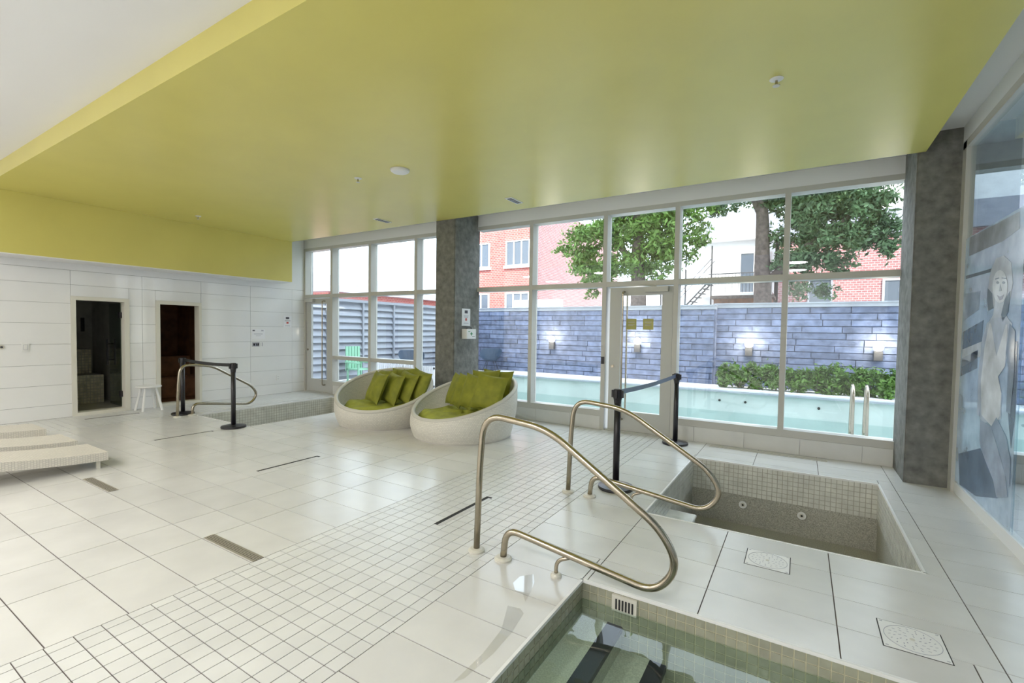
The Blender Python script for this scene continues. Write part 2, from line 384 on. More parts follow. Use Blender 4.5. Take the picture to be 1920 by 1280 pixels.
for a, b in ((-4.98, .945),):
    MB().box(a, b, YW+.001, YG+.04, 3.265, 3.33).build('head_rail', MT['frame'], win2)
    MB().box(a, b, YW+.001, YG+.04, 2.18, 2.257).build('transom', MT['frame'], win2)
for a, b in ((-4.98, -2.61), (-1.49, .945)): MB().box(a, b, YW+.001, YG+.04, .205, .295).build('sill', MT['frame'], win2)
for a, b in ((-4.975, -3.90), (-3.835, -2.61), (-1.49, -.225), (-.16, .94)):
    pane(win2, a, b, .295, 2.18); pane(win2, a, b, 2.257, 3.265)
pane(win2, -2.545, -1.555, 2.257, 3.265)
bx('card_reader', MT['black'], win2, -2.60, -2.555, YW-.025, YW-.002, 1.01, 1.12)
win3 = struct('window_3', label='glazed bay of the neighbouring room seen through the partition', loc=(3.6, YW, 0))
for x in (2.55, 3.85, 5.1): mull(win3, x)
MB().box(1.34, 6.0, YW+.001, YG+.04, 3.265, 3.33).build('head_rail', MT['frame'], win3)
MB().box(1.34, 6.0, YW+.001, YG+.04, 2.18, 2.257).build('transom', MT['frame'], win3)
MB().box(1.34, 6.0, YW+.001, YG+.04, .205, .295).build('sill', MT['frame'], win3)
for a, b in ((1.34, 2.55), (2.615, 3.85), (3.915, 5.1), (5.165, 6.0)): pane(win3, a, b, .295, 2.18); pane(win3, a, b, 2.257, 3.265)
def glazed_door(name, x0, x1, hx, label, closer, stickers):
    d = struct(name, label=label, loc=((x0+x1)/2, YW+.03, 0)); y0, y1 = YW+.025, YW+.075; s = .15
    for a, b in ((x0, x0+.17), (x1-s, x1)): MB().box(a, b, y0, y1, .02, 2.165).build('stile', MT['frame2'], d)
    MB().box(x0+.17, x1-s, y0, y1, .02, .31).build('bottom_rail', MT['frame2'], d)
    MB().box(x0+.17, x1-s, y0, y1, 2.045, 2.165).build('top_rail', MT['frame2'], d)
    pane(d, x0+.17, x1-s, .31, 2.045, YW+.05)
    for sg, yy in ((-1, YW-.055), (1, YW+.155)):
        h = MB().tube(smooth_path([(hx, YW+.05+sg*.025, 2.10), (hx, yy, 2.10), (hx, yy, .19), (hx, YW+.05+sg*.025, .19)], .05), .014, 10)
        h.build('pull_handle', MT['steel'], d, True)
    MB().box(*closer, YW-.045, y0, 2.085, 2.16).build('door_closer', MT['frame'], d)
    MB().tube([((closer[0]+closer[1])/2, YW-.03, 2.165), (closer[0]-.12, YW+.005, 2.195), (closer[0]+.1, YW+.02, 2.19)], .009, 8).build('closer_arm', MT['frame'], d)
    MB().tube([(x0+.06, YW+.025, .98), (x0+.06, YW+.012, .98)], .022, 14).build('lock', MT['steel'], d)
    MB().box(x0-.03, x1+.03, YW, YW+.12, -.002, .018).build('threshold', MT['frame2'], d)
    for a, b in stickers:
        st = MB().box(a, b, YW+.040, YW+.045, 1.54, 1.70).build('sticker', MT['sticker'], d)
        k = MB()
        for z in (1.66, 1.64, 1.61, 1.595): k.box(a+.025, b-.025-.02*(z < 1.6), YW+.038, YW+.041, z, z+.006)
        k.build('sticker_text', MT['frame2'], st)
    return d
glazed_door('door_1', -9.925, -9.035, -9.24, 'aluminium glass door in the corner by the white tiled wall', (-9.9, -9.6), [])
glazed_door('door_2', -2.49, -1.565, -2.265, 'aluminium glass door with two yellow stickers onto the pool terrace', (-1.95, -1.62), [(-2.235, -2.085), (-1.985, -1.835)])
# ------------------------------------------------------------------ glass partition on the right
wr = struct('wall_right', label='frameless glass partition with aluminium channels', loc=(XR, 2, 0))
MB().box(XR-.03, XR+.04, 6.075, 6.185, 0, 3.37).build('end_post', MT['frame'], wr)
MB().box(XR-.005, XR+.05, YB, 6.185, 0, .10).build('bottom_channel', MT['plate'], wr)
MB().box(XR-.03, XR+.04, YB, 6.185, 3.30, 3.37).build('top_channel', MT['frame'], wr)
MB().box(XR-.03, XR+.04, YB, 6.185, 3.37, ZT).build('head_wall', MT['white'], wr)
MB().box(XR-.03, XR+.04, 6.185, YW+.05, 0, ZT).build('end_wall', MT['white'], wr)
for k in range(7):
    y1 = 6.08-1.415*k; y0 = max(YB, y1-1.41)
    MB().box(XR+.005, XR+.017, y0, y1, .08, 3.31).build('pane', MT['pglass'], wr)
# photo mural printed on the partition
mu = thing('glass_mural', 'blue-tinted photo print of a smiling woman in a swimsuit on the glass', 'mural', (XR, 5.37, .1))
def film(name, pts, x, c, a, parent=mu):
    P = [at(px, py, 'X', XR-.002-x) for px, py in pts]
    n = len(P); b = MB(); b.v = [tuple(p) for p in P] + [(p.x+.001, p.y, p.z) for p in P]
    b.f = [tuple(range(n)), tuple(range(2*n-1, n-1, -1))] + [(i, (i+1) % n, n+(i+1) % n, n+i) for i in range(n)]
    return b.build(name, film_mat('film_'+name, c, a), parent)
b = MB().box(XR-.003, XR-.002, 4.668, 6.07, .12, 2.43)
b.build('film', film_mat('film_sheet', (.60, .73, .88), .48), mu)
film('planted_ledge', [(1818, 446), (1912, 396), (1912, 428), (1880, 452), (1817, 480)], .002, (.36, .38, .42), .75)
for i, (q, c) in enumerate([([(1806, 622), (1844, 600), (1841, 640), (1804, 655)], (.22, .30, .42)), ([(1805, 655), (1840, 640), (1838, 668), (1803, 688)], (.75, .80, .88)), ([(1803, 672), (1834, 655), (1832, 690), (1801, 705)], (.25, .32, .42)), ([(1811, 517), (1860, 503), (1860, 509), (1811, 523)], (.2, .24, .3)), ([(1809, 552), (1838, 545), (1836, 580), (1808, 600)], (.42, .50, .62))]):
    film('slide_band', q, .002, c, .7)
film('hair', [(1858, 506), (1868, 484), (1882, 479), (1896, 492), (1899, 530), (1893, 566), (1882, 602), (1876, 596), (1880, 560), (1868, 560), (1862, 578), (1852, 581), (1850, 556)], .003, (.62, .66, .74), .8)
film('curl', [(1852, 540), (1860, 550), (1862, 578), (1853, 582), (1850, 560)], .0045, (.25, .31, .38), .8)
film('curl', [(1884, 560), (1894, 545), (1890, 585), (1880, 604), (1877, 590)], .0045, (.2, .27, .34), .8)
face = film('face', [(1875+14*math.cos(t*.3142), 537+31*math.sin(t*.3142)) for t in range(20)], .005, (.80, .84, .90), .9)
for ex in (1870.5, 1881.5): film('eye', [(ex+2.8*math.cos(t*.7854), 529.5+2.6*math.sin(t*.7854)) for t in range(8)], .0065, (.30, .35, .43), .9, face)
film('eyebrow', [(1866, 522), (1873, 520), (1873, 522), (1866, 524)], .0065, (.3, .34, .42), .9, face); film('eyebrow', [(1878, 520), (1886, 521), (1886, 523), (1878, 522)], .0065, (.3, .34, .42), .9, face)
film('nose', [(1875, 532), (1878, 545), (1873, 546)], .0065, (.55, .60, .70), .8, face)
mo = film('mouth', [(1869, 553), (1875, 556), (1882, 552), (1879, 561), (1874, 563)], .0065, (.45, .46, .55), .9, face)
film('neck', [(1866, 560), (1882, 560), (1886, 590), (1895, 605), (1850, 612), (1862, 590)], .004, (.66, .72, .82), .85)
film('torso', [(1850, 606), (1862, 596), (1886, 594), (1898, 606), (1893, 640), (1884, 688), (1871, 706), (1878, 738), (1876, 786), (1838, 794), (1837, 713), (1842, 634)], .0045, (.60, .67, .80), .85)
film('swimsuit', [(1855, 606), (1858, 606), (1868, 668), (1886, 608), (1889, 608), (1884, 686), (1871, 706), (1877, 738), (1874, 780), (1860, 800), (1840, 778), (1839, 713), (1846, 650)], .006, (.80, .84, .90), .9)
film('arm', [(1842, 634), (1850, 606), (1848, 660), (1842, 720), (1836, 780), (1832, 778), (1834, 700)], .0055, (.55, .62, .75), .85)
film('arm', [(1893, 606), (1903, 620), (1901, 700), (1894, 776), (1886, 772), (1890, 690), (1886, 660)], .0055, (.30, .38, .50), .85)
film('leg', [(1838, 786), (1858, 800), (1870, 838), (1884, 890), (1889, 932), (1868, 932), (1862, 900), (1846, 860), (1836, 828)], .0055, (.42, .50, .64), .85)
film('leg', [(1858, 800), (1868, 782), (1886, 818), (1894, 862), (1892, 912), (1884, 890), (1872, 838)], .0065, (.34, .42, .56), .85)
film('backdrop_print', [(1892, 640), (1908, 640), (1903, 780), (1895, 840), (1890, 780)], .0035, (.16, .22, .32), .75)
film('splash_print', [(1797, 850), (1838, 840), (1862, 900), (1870, 934), (1830, 930), (1799, 908)], .0035, (.22, .30, .42), .6)
# ------------------------------------------------------------------ sunken pools
def mosaic(axis, c, a0, a1, z0, z1, s, sign, m, g=.006, proud=.004):
    """mosaic tiles as geometry on the plane axis=c; sign = side the tiles face"""
    b = MB(); na = max(1, round((a1-a0)/s)); nz = max(1, round((z1-z0)/s)); da = (a1-a0)/na; dz = (z1-z0)/nz
    for i in range(na):
        for j in range(nz):
            p0, p1 = a0+i*da+g/2, a0+(i+1)*da-g/2; q0, q1 = z0+j*dz+g/2, z0+(j+1)*dz-g/2
            e0, e1 = sorted((c, c+sign*proud))
            if axis == 'X': b.box(e0, e1, p0, p1, q0, q1)
            else: b.box(p0, p1, e0, e1, q0, q1)
    return b
def basin(name, R, depth, label, m, mg, zbot, shell, lip=True):
    x0, x1, y0, y1 = R; t = .12
    e = thing(name, label, 'pool', ((x0+x1)/2, (y0+y1)/2, -depth))
    b = MB(); b.box(x0-t, x0, y0-t, y1+t, -depth-.1, -.205); b.box(x1, x1+t, y0-t, y1+t, -depth-.1, -.205)
    b.box(x0, x1, y0-t, y0, -depth-.1, -.205); b.box(x0, x1, y1, y1+t, -depth-.1, -.205); b.box(x0, x1, y0, y1, -depth-.1, -depth)
    b.build('shell', MT[shell], e)
    zc = min(-.19, zbot)
    for ax, c, a0, a1, sg in (('X', x0, y0, y1, 1), ('X', x1, y0, y1, -1), ('Y', y0, x0, x1, 1), ('Y', y1, x0, x1, -1)):
        bb = MB(); e0, e1 = sorted((c, c+sg*.004))
        if ax == 'X': bb.box(e0, e1, a0, a1, zbot, -.012)
        else: bb.box(a0, a1, e0, e1, zbot, -.012)
        bb.build('grout_bed', MT[mg], e)
        mosaic(ax, c+sg*.004, a0+.004, a1-.004, zbot, -.012, .05, sg, m).build('mosaic', MT[m], e, stuff=True)
    b = MB()
    for (a, bb_, c, d) in ((x0-.006, x0+.010, y0, y1), (x1-.010, x1+.006, y0, y1), (x0-.006, x1+.006, y0-.006, y0+.010), (x0-.006, x1+.006, y1-.010, y1+.006)): b.box(a, bb_, c, d, -.014, .003)
    b.build('edge_trim', MT['plate'], e)
    return e
pool = basin('hot_tub', POOL, .80, 'sunken tiled pool filled with green water', 'mosaic2', 'mosgrout2', -.55, 'plaster')
for x0, x1, z in ((-1.078, -.83, -.20), (-.83, -.58, -.33)):
    st = MB().box(x0, x1, .545, 2.60, -.80, z).build('step', MT['plaster'], pool)
    MB().box(x1-.085, x1+.004, .55, 2.595, z-.03, z+.003).build('nosing', MT['nosing'], st)
MB().quad((POOL[0]+.008, POOL[2]+.008, -.105), (POOL[1]-.008, POOL[2]+.008, -.105), (POOL[1]-.008, POOL[3]-.008, -.105), (POOL[0]+.008, POOL[3]-.008, -.105)).build('water', MT['poolwater'], pool)
sk = MB().box(-.89, -.745, 2.588, 2.602, -.115, -.02).build('overflow_grille', MT['flange'], pool)
for k in range(6): MB().box(-.868+.019*k, -.859+.019*k, 2.584, 2.59, -.10, -.04).build('slot', MT['hole'], sk)
spa = basin('spa_basin', SPA, .70, 'empty spa basin with mosaic rim and two round jets', 'mosaic', 'mosgrout', -.36, 'pebble')
for x in (-.514, .063):
    j = MB().tube([(x, 5.951, -.463), (x, 5.935, -.463)], .042, 20).build('jet', MT['plate'], spa, False)
    MB().tube([(x, 5.937, -.463), (x, 5.930, -.463)], .022, 16).build('nozzle', MT['flange'], j)
    MB().tube([(x, 5.931, -.463), (x, 5.928, -.463)], .011, 12).build('nozzle_hole', MT['hole'], j)
MB().tube([(.712, 4.55, -.30), (.69, 4.55, -.30)], .035, 16).build('jet', MT['plate'], spa)
MB().box(-1.06, -.82, 3.88, 4.74, -.70, -.25).build('entry_step', MT['mosaic'], spa)
MB().tube([(-.82, 3.88, -.265), (-.82, 4.74, -.265), (-1.06, 4.74, -.265)], .016, 8).build('nosing', MT['plate'], spa)
plunge = basin('plunge_pool', PLUNGE, 1.0, 'empty mosaic plunge pool beside the white tiled wall', 'mosaic', 'mosgrout', -.95, 'pebble')
# ------------------------------------------------------------------ floor covers, drains
def cover(R, label):
    x0, x1, y0, y1 = R; cx, cy = (x0+x1)/2, (y0+y1)/2
    e = thing('access_cover', label, 'drain cover', (cx, cy, 0), 'square white access covers')
    MB().box(x0-.002, x1+.002, y0-.002, y1+.002, -.008, .0007).build('frame', MT['hole'], e)
    MB().box(x0+.003, x1-.003, y0+.003, y1-.003, -.006, .002).build('plate', MT['plate'], e)
    b = MB(); r0 = (x1-x0)/2-.016
    b.tube([(cx+r0*math.cos(t*.1309), cy+r0*math.sin(t*.1309),   .0022) for t in range(48)], .0014, 6, True)
    b.build('ring', MT['inkl'], e)
    k = MB()
    for rr in (.03, .05, .07, .09):
        n = int(rr*190)
        for i in range(n):
            a = 2*math.pi*(i+.5*(rr > .06))/n; q = Matrix.Rotation(a+.6, 3, 'Z')
            c = Vector((cx+rr*math.cos(a), cy+rr*math.sin(a), 0)); p = [c+q@Vector(v) for v in ((-.006, -.0022, .003), (.006, -.0022, .003), (.006, .0022, .003), (-.006, .0022, .003))]
            k.quad(*p)
    for sx in (-1, 1):
        for sy in (-1, 1): k.box(cx+sx*.112-.006, cx+sx*.112+.006, cy+sy*.112-.003, cy+sy*.112+.003, .002, .003)
    k.build('tread_marks', MT['inkl'], e, stuff=True)
    MB().lathe([(.011, 0), (.011, .002)], (cx, cy, .0015), 16).build('finger_hole', MT['flange'], e)
cover(COVERS[0], 'square white access cover nearest the green water pool')
cover(COVERS[1], 'square white access cover beside the empty spa basin')
def grate(R, label, n, m_='grate'):
    x0, x1, y0, y1 = R
    e = thing('floor_grate', label, 'floor drain', ((x0+x1)/2, (y0+y1)/2, 0))
    MB().box(x0, x1, y0, y1, -.006, .001).build('trough', MT['hole'], e)
    b = MB(); t = .005
    b.box(x0, x1, y0, y0+t, -.004, .004); b.box(x0, x1, y1-t, y1, -.004, .004); b.box(x0, x0+t, y0+t, y1-t, -.004, .004); b.box(x1-t, x1, y0+t, y1-t, -.004, .004)
    b.build('frame', MT[m_], e)
    for k in range(n):
        y = y0+t+(y1-y0-2*t)*(k+.5)/n; wd = (y1-y0)/n*.22
        MB().box(x0+t, x1-t, y-wd, y+wd, 0, .0035).build('bar', MT[m_], e)
grate(GRATES[0], 'slotted metal floor grate near the white loungers', 5)
grate(GRATES[1], 'slotted metal floor grate next to the small-tile band', 5)
grate(WGRATE[0], 'long pale floor grille under the window by the spa', 3, 'flange')
def slot_drain(R, label):
    x0, x1, y0, y1 = R; e = thing('slot_drain', label, 'floor drain', ((x0+x1)/2, (y0+y1)/2, 0))
    MB().box(x0, x1, y0, y1, -.006, .001).build('trough', MT['hole'], e)
    MB().box(x0+.036, x1+.012, y0+.002, y1-.03, -.004, .0016).build('tile_insert', MT['tile'], e)
    MB().box(x0-.004, x0, y0, y1, -.004, .0018).build('rim', MT['flange'], e)
for R, lb in zip(SLOTS, ('black floor slot drain in front of the steam room door', 'slot drain in the floor near the black post by the plunge pool', 'slot drain in the large tiles before the round chairs', 'slot drain crossing the small-tile band')): slot_drain(R, lb)
# ------------------------------------------------------------------ grab rails
def rail(org, ux, label, zs=1.0, stub=True):
    """profile in the vertical plane through org along ux"""
    ux = Vector(ux); O = Vector(org); P = lambda s, z, d=0: O + ux*s + Vector((0, 0, z*zs)) + Vector((-ux.y, ux.x, 0))*d
    e = thing('grab_rail', label, 'handrail', org, 'steel pool grab rails')
    pts = [P(0, 0), P(.02, .60), P(.05, .945), P(.53, .895), P(1.22, .44), P(1.32, .26), P(1.20, .085), P(.95, .118), P(.235, .215), P(.215, 0)]
    MB().tube(smooth_path(pts, [.1, .16, .14, .2, .14, .14, .1, .11]), .0215, 16).build('tube', MT['steel'], e, True)
    if stub: MB().tube(smooth_path([P(.60, 0), P(.60, .10), P(.70, .145)], .09), .012, 12).build('support', MT['steel'], e, True)
    for s, r in ((0, .056), (.215, .058), (.60, .034))[:3 if stub else 2]:
        c = P(s, 0); MB().lathe([(r, 0), (r, .012), (r*.75, .022), (r*.45, .024)], c, 28).build('flange', MT['flange'], e, False)
rail((-1.833, 2.55, 0), (1, 0, 0), 'bent steel grab rail reaching over the green water pool')
rail((-1.812, 3.97, 0), (1, 0, 0), 'bent steel grab rail reaching over the empty spa basin', .925)
rail((-8.62, 3.61, 0), (0, 1, 0), 'bent steel grab rail over the plunge pool by the tiled wall', .91, False)
# ------------------------------------------------------------------ queue stanchions
def stanchion(x, y, label, belt_to=None, bm_='belt'):
    e = thing('queue_stanchion', label, 'stanchion', (x, y, 0))
    MB().lathe([(.165, 0), (.168, .012), (.165, .028), (.12, .036), (.045, .046)], (x, y, 0), 40).build('base', MT['black'], e)
    MB().lathe([(.031, .04), (.031, .85)], (x, y, 0), 24).build('post', MT['black'], e, True)
    h = MB().lathe([(.033, .82), (.036, .85), (.042, .87), (.042, .95), (.034, .957)], (x, y, 0), 24).build('head', MT['black'], e)
    for a in range(4):
        c, s = math.cos(a*math.pi/2), math.sin(a*math.pi/2)
        MB().box(x+c*.046-.012, x+c*.046+.012, y+s*.046-.012, y+s*.046+.012, .875, .945).build('belt_socket', MT['black'], h)
    if belt_to:
        A = Vector((x, y, .925)); B = Vector((*belt_to, .925)); d = (B-A).normalized(); n = Vector((-d.y, d.x, 0))*.0015; A += d*.045; B -= d*.045
        b = MB(); K = 12
        for k in range(K):
            for t in (k/K,):
                p = A.lerp(B, t); q = A.lerp(B, (k+1)/K); sg = lambda t: Vector((0, 0, -.02*4*t*(1-t)))
                p += sg(t); q += sg((k+1)/K); u = Vector((0, 0, .024))
                i0 = len(b.v); b.v += [tuple(v) for v in (p-u-n, q-u-n, q+u-n, p+u-n, p-u+n, q-u+n, q+u+n, p+u+n)]
                b.f += [tuple(i0+j for j in f) for f in ((0, 1, 2, 3), (7, 6, 5, 4), (3, 2, 6, 7), (1, 0, 4, 5))]
        b.build('belt', MT[bm_], e)
stanchion(-1.475, 4.325, 'black belt post standing beside the empty spa basin', (-1.41, 6.52))
stanchion(-1.41, 6.52, 'black belt post in front of the window next to the glass door')
stanchion(-7.13, 3.72, 'black belt post nearest the round chairs at the plunge pool', (-8.87, 3.80), 'beltk')
stanchion(-8.87, 3.80, 'black belt post in front of the dark sauna doorway')
# ------------------------------------------------------------------ round wicker chairs with cushions
def set_uv(me, uvs):
    l = me.uv_layers.new(name='uv'); l.data.foreach_set('uv', np.array(uvs, dtype=np.float32).ravel())
def daybed(cx, cy, ox, oy, t0, label):
    e = thing('round_wicker_chair', label, 'chair', (cx, cy, 0))
    N = 96; Rr, Rb, zm, az = .752, .692, .545, .254
    def rim(t): return Vector((cx+ox+Rr*math.cos(t), cy+oy+Rr*math.sin(t), zm+az*math.cos(t-t0)))
    def skin(name, lo, hi, K, bulge):
        v = []; f = []; uv = []
        for k in range(K+1):
            s = k/K
            for j in range(N):
                t = 2*math.pi*j/N; p = lo(t).lerp(hi(t), s); d = Vector((math.cos(t), math.sin(t), 0)); p += d*bulge*math.sin(math.pi*s); v.append(tuple(p))
        for k in range(K):
            for j in range(N):
                f.append((k*N+j, k*N+(j+1) % N, (k+1)*N+(j+1) % N, (k+1)*N+j))
                z = [v[i][2] for i in f[-1]]
                uv += [(j/N, z[0]), ((j+1)/N, z[1]), ((j+1)/N, z[2]), (j/N, z[3])]
        me = bpy.data.meshes.new(name); me.from_pydata(v, [], f); me.materials.append(MT['wicker']); set_uv(me, uv)
        me.polygons.foreach_set('use_smooth', [True]*len(f)); me.update(); return link(name, me, e)
    base = lambda t: Vector((cx+Rb*math.cos(t), cy+Rb*math.sin(t), .015))
    inner = lambda t: Vector((cx+ox+(Rr-.05)*math.cos(t), cy+oy+(Rr-.05)*math.sin(t), zm+az*math.cos(t-t0)))
    floor_in = lambda t: Vector((cx+.60*math.cos(t), cy+.60*math.sin(t), .22))
    skin('outer_shell', base, rim, 10, .035); skin('inner_shell', floor_in, inner, 8, .03)
    pts = [rim(2*math.pi*j/N)-Vector((math.cos(2*math.pi*j/N), math.sin(2*math.pi*j/N), 0))*.025 for j in range(N)]
    MB().tube(pts, .03, 10, True).build('rim', MT['wicker'], e, True)
    MB().lathe([(.685, .0), (.685, .02)], (cx, cy, 0), 64).build('base_ring', MT['wicker'], e)
    MB().lathe([(.62, .2), (.62, .23)], (cx, cy, 0), 48).build('seat_deck', MT['wicker'], e)
    # seat cushion, rumpled
    v = []; f = []; R = 10; rnd = random.Random(int(-cx*10))
    def hz(r, t): return .335+.018*math.sin(5*t+r*9)+.014*math.sin(11*r+3*t)+rnd.uniform(-.008, .008) - .07*max(0, (r-.8)/.2)**2
    v.append((cx, cy, .35))
    for i in range(1, R+1):
        for j in range(48):
            t = 2*math.pi*j/48; r = i/R; v.append((cx+.63*r*math.cos(t), cy+.63*r*math.sin(t), hz(r, t)))
    n0 = len(v)
    for j in range(48):
        t = 2*math.pi*j/48; v.append((cx+.61*math.cos(t), cy+.61*math.sin(t), .225))
    for j in range(48): f.append((0, 1+j, 1+(j+1) % 48))
    for i in range(R-1):
        for j in range(48): a = 1+i*48; f.append((a+j, a+48+j, a+48+(j+1) % 48, a+(j+1) % 48))
    for j in range(48): a = 1+(R-1)*48; f.append((a+j, n0+j, n0+(j+1) % 48, a+(j+1) % 48))
    me = bpy.data.meshes.new('seat_cushion'); me.from_pydata(v, [], f); me.materials.append(MT['olive2']); me.polygons.foreach_set('use_smooth', [True]*len(f)); me.update()
    link('seat_cushion', me, e)
    return e
daybed(-5.659, 5.304, .05, -.04, 1.968, 'round white wicker chair with green pillows, nearer the plunge pool')
daybed(-4.106, 5.332, .011, .036, 1.398, 'round white wicker chair with green pillows, in front of the concrete pillar')
def pillow_mesh(s=.46, th=.15, seed=0):
    rnd = random.Random(seed); n = 14; v = []; f = []
    for side in (1, -1):
        for i in range(n+1):
            for j in range(n+1):
                u, w_ = i/n*2-1, j/n*2-1
                pin = 1-.10*(1-abs(u)**2.2)*(abs(w_)**3) ; pin2 = 1-.10*(1-abs(w_)**2.2)*(abs(u)**3)
                h = max(0, (1-u**4))**.55*max(0, (1-w_**4))**.55
                z = side*th/2*h*(1+.12*math.sin(3*u+seed)+.1*math.sin(4*w_*u+seed*2))
                v.append((u*s/2*pin2, w_*s/2*pin, z))
        o = 0 if side == 1 else (n+1)**2
        for i in range(n):
            for j in range(n):
                q = (o+i*(n+1)+j, o+(i+1)*(n+1)+j, o+(i+1)*(n+1)+j+1, o+i*(n+1)+j+1); f.append(q if side == 1 else q[::-1])
    me = bpy.data.meshes.new('throw_pillow'); me.from_pydata(v, [], f); me.materials.append(MT['olive'])
    me.polygons.foreach_set('use_smooth', [True]*len(f)); me.update(); return me
PM = [pillow_mesh(.50, .13, k) for k in range(3)]
def pillow(px, py, Y, yaw, lean, roll, label, k=0, group=None):
    c = at(px, py, 'Y', Y)
    o = link('throw_pillow', PM[k % 3]); tag(o, label, 'pillow', group)
    # local z -> facing direction, local y -> up
    F = Vector((math.sin(yaw)*math.cos(lean), -math.cos(yaw)*math.cos(lean), math.sin(lean)))
    U = (Vector((0, 0, 1))-F*F.z).normalized(); R = U.cross(F)
    Mx = Matrix((R, U, F)).transposed() @ Matrix.Rotation(roll, 3, 'Z')
    o.matrix_world = Matrix.Translation(c) @ Mx.to_4x4(); return o
g1, g2 = 'green pillows in the chair by the plunge pool', 'green pillows in the chair by the pillar'
pillow(706, 726, 5.10, -.35, .36, -.06, 'square green pillow, foremost in the wicker chair by the plunge pool', 0, g1)
pillow(736, 728, 5.24, -.30, .34, -.10, 'green pillow just behind the foremost one in the plunge pool chair', 1, g1)
pillow(761, 725, 5.36, -.25, .34, -.14, 'third green pillow of the row in the plunge pool chair', 2, g1)
pillow(784, 722, 5.46, -.20, .32, -.16, 'last green pillow of the row, against the plunge pool chair rim', 0, g1)
pillow(722, 719, 5.62, -.1, .30, .05, 'green pillow tucked behind the row in the plunge pool chair', 1, g1)
pillow(754, 717, 5.70, .1, .30, .04, 'green pillow at the very back of the plunge pool chair', 2, g1)
pillow(917, 735, 5.25, .10, .36, -.10, 'large green pillow, foremost in the wicker chair by the pillar', 0, g2)
pillow(890, 734, 5.36, -.10, .34, -.08, 'green pillow behind the foremost one in the pillar chair', 1, g2)
pillow(872, 733, 5.45, -.25, .34, -.06, 'third green pillow of the row in the pillar chair', 2, g2)
pillow(857, 731, 5.54, -.45, .32, -.05, 'last green pillow of the row, towards the plunge pool side of the pillar chair', 0, g2)
pillow(908, 724, 5.64, 0, .30, .06, 'green pillow tucked behind the row in the pillar chair', 1, g2)
pillow(930, 724, 5.72, .15, .30, -.04, 'green pillow at the very back of the pillar chair', 2, g2)
# ------------------------------------------------------------------ wicker loungers
def lounger(x0, x1, yend, label):
    e = thing('wicker_lounger', label, 'lounger', ((x0+x1)/2, yend-1.0, 0), 'white wicker loungers')
    n = 24; L = 2.0; top = MB(); uv = []
    prof = lambda s: .165 + .085*min(1, s/.9)**1.6 + (.0 if s < 1.25 else (s-1.25)*.55)
    v = []; f = []
    for i in range(n+1):
        s = L*i/n; z = prof(s); y = yend-s
        v += [(x0, y, z), (x1, y, z), (x1, y, z-.085), (x0, y, z-.085)]
    for i in range(n):
        a = 4*i
        for j in range(4):
            f.append((a+j, a+(j+1) % 4, a+4+(j+1) % 4, a+4+j))
            if j in (0, 2): uv += [(0, i*4), (22, i*4), (22, i*4+4), (0, i*4+4)]
            else: uv += [(0, i*4), (4, i*4), (4, i*4+4), (0, i*4+4)]
    f.append((0, 3, 2, 1)); uv += [(0, 0), (0, 4), (22, 4), (22, 0)]
    f.append((4*n, 4*n+1, 4*n+2, 4*n+3)); uv += [(0, 0), (22, 0), (22, 4), (0, 4)]
    me = bpy.data.meshes.new('bed'); me.from_pydata(v, [], f); me.materials.append(MT['lwick']); set_uv(me, uv); me.update()
    link('bed', me, e)
    for xx in (x0+.03, x1-.05):
        for s in (.06, 1.2): MB().box(xx, xx+.025, yend-s-.03, yend-s, 0, prof(s)-.083).build('leg', MT['flange'], e)
lounger(-6.74, -6.146, 1.935, 'white wicker lounger nearest the slotted floor grate')
lounger(-7.60, -7.005, 1.93, 'white wicker lounger between the other two loungers')
lounger(-8.70, -8.09, 1.93, 'white wicker lounger nearest the tiled wall')
# ------------------------------------------------------------------ steam room and sauna behind the left wall
def alcove(name, O, depth, m, label, y0, y1, zf=.04):
    xb_ = XL-.16-depth
    b = MB(); b.box(xb_, xb_+.05, y0, y1, -.1, 2.4); b.box(xb_, XL-.16, y0-.05, y0, -.1, 2.4); b.box(xb_, XL-.16, y1, y1+.05, -.1, 2.4)
    b.box(xb_, XL-.16, y0, y1, 2.3, 2.4); b.box(xb_, XL-.16, y0, y1, -.1, zf); b.box(XL-.159, XL-.012, O[0]-.01, O[1]+.01, -.1, zf)
    return struct(name, b, m, label)
steam = alcove('wall_steam_room', O1, 2.0, MT['swall'], 'dim tiled steam room behind the left wall', 2.3, 3.58)
sauna = alcove('wall_sauna', O2, 1.8, MT['wood'], 'dark wood-lined sauna behind the left wall', 3.70, 5.0)
sb = thing('steam_bench', 'two-step mosaic bench inside the steam room', 'bench', (-10.9, 2.9, .04))
for nm, R in (('lower_step', (-12.08, -11.13, 2.31, 3.45, .04, .56)), ('upper_step', (-12.08, -11.55, 2.31, 3.40, .56, 1.02))):
    q = MB().box(*R).build(nm, MT['swall'], sb); b = mosaic('X', R[1], R[2], R[3], R[4], R[5], .05, 1, 'smos', .01); b.build('mosaic', MT['smos'], q, stuff=True)
MB().box(-12.095, -12.05, 3.40, 3.45, 1.35, 1.62).build('shower_valve', MT['black'], sb)
for k, (z, x) in enumerate(((.45, -10.9), (.85, -11.3))):
    q = thing('sauna_bench', 'dark slatted sauna bench, %s tier' % ('lower' if k == 0 else 'upper'), 'bench', (x, 4.24, 0))
    for j in range(5): MB().box(x-.36+.09*j, x-.29+.09*j, 3.76, 4.95, z-.03, z).build('slat', MT['wood'], q)
    MB().box(x+.06, x+.09, 3.76, 4.95, .04, z-.03).build('front_board', MT['wood'], q)
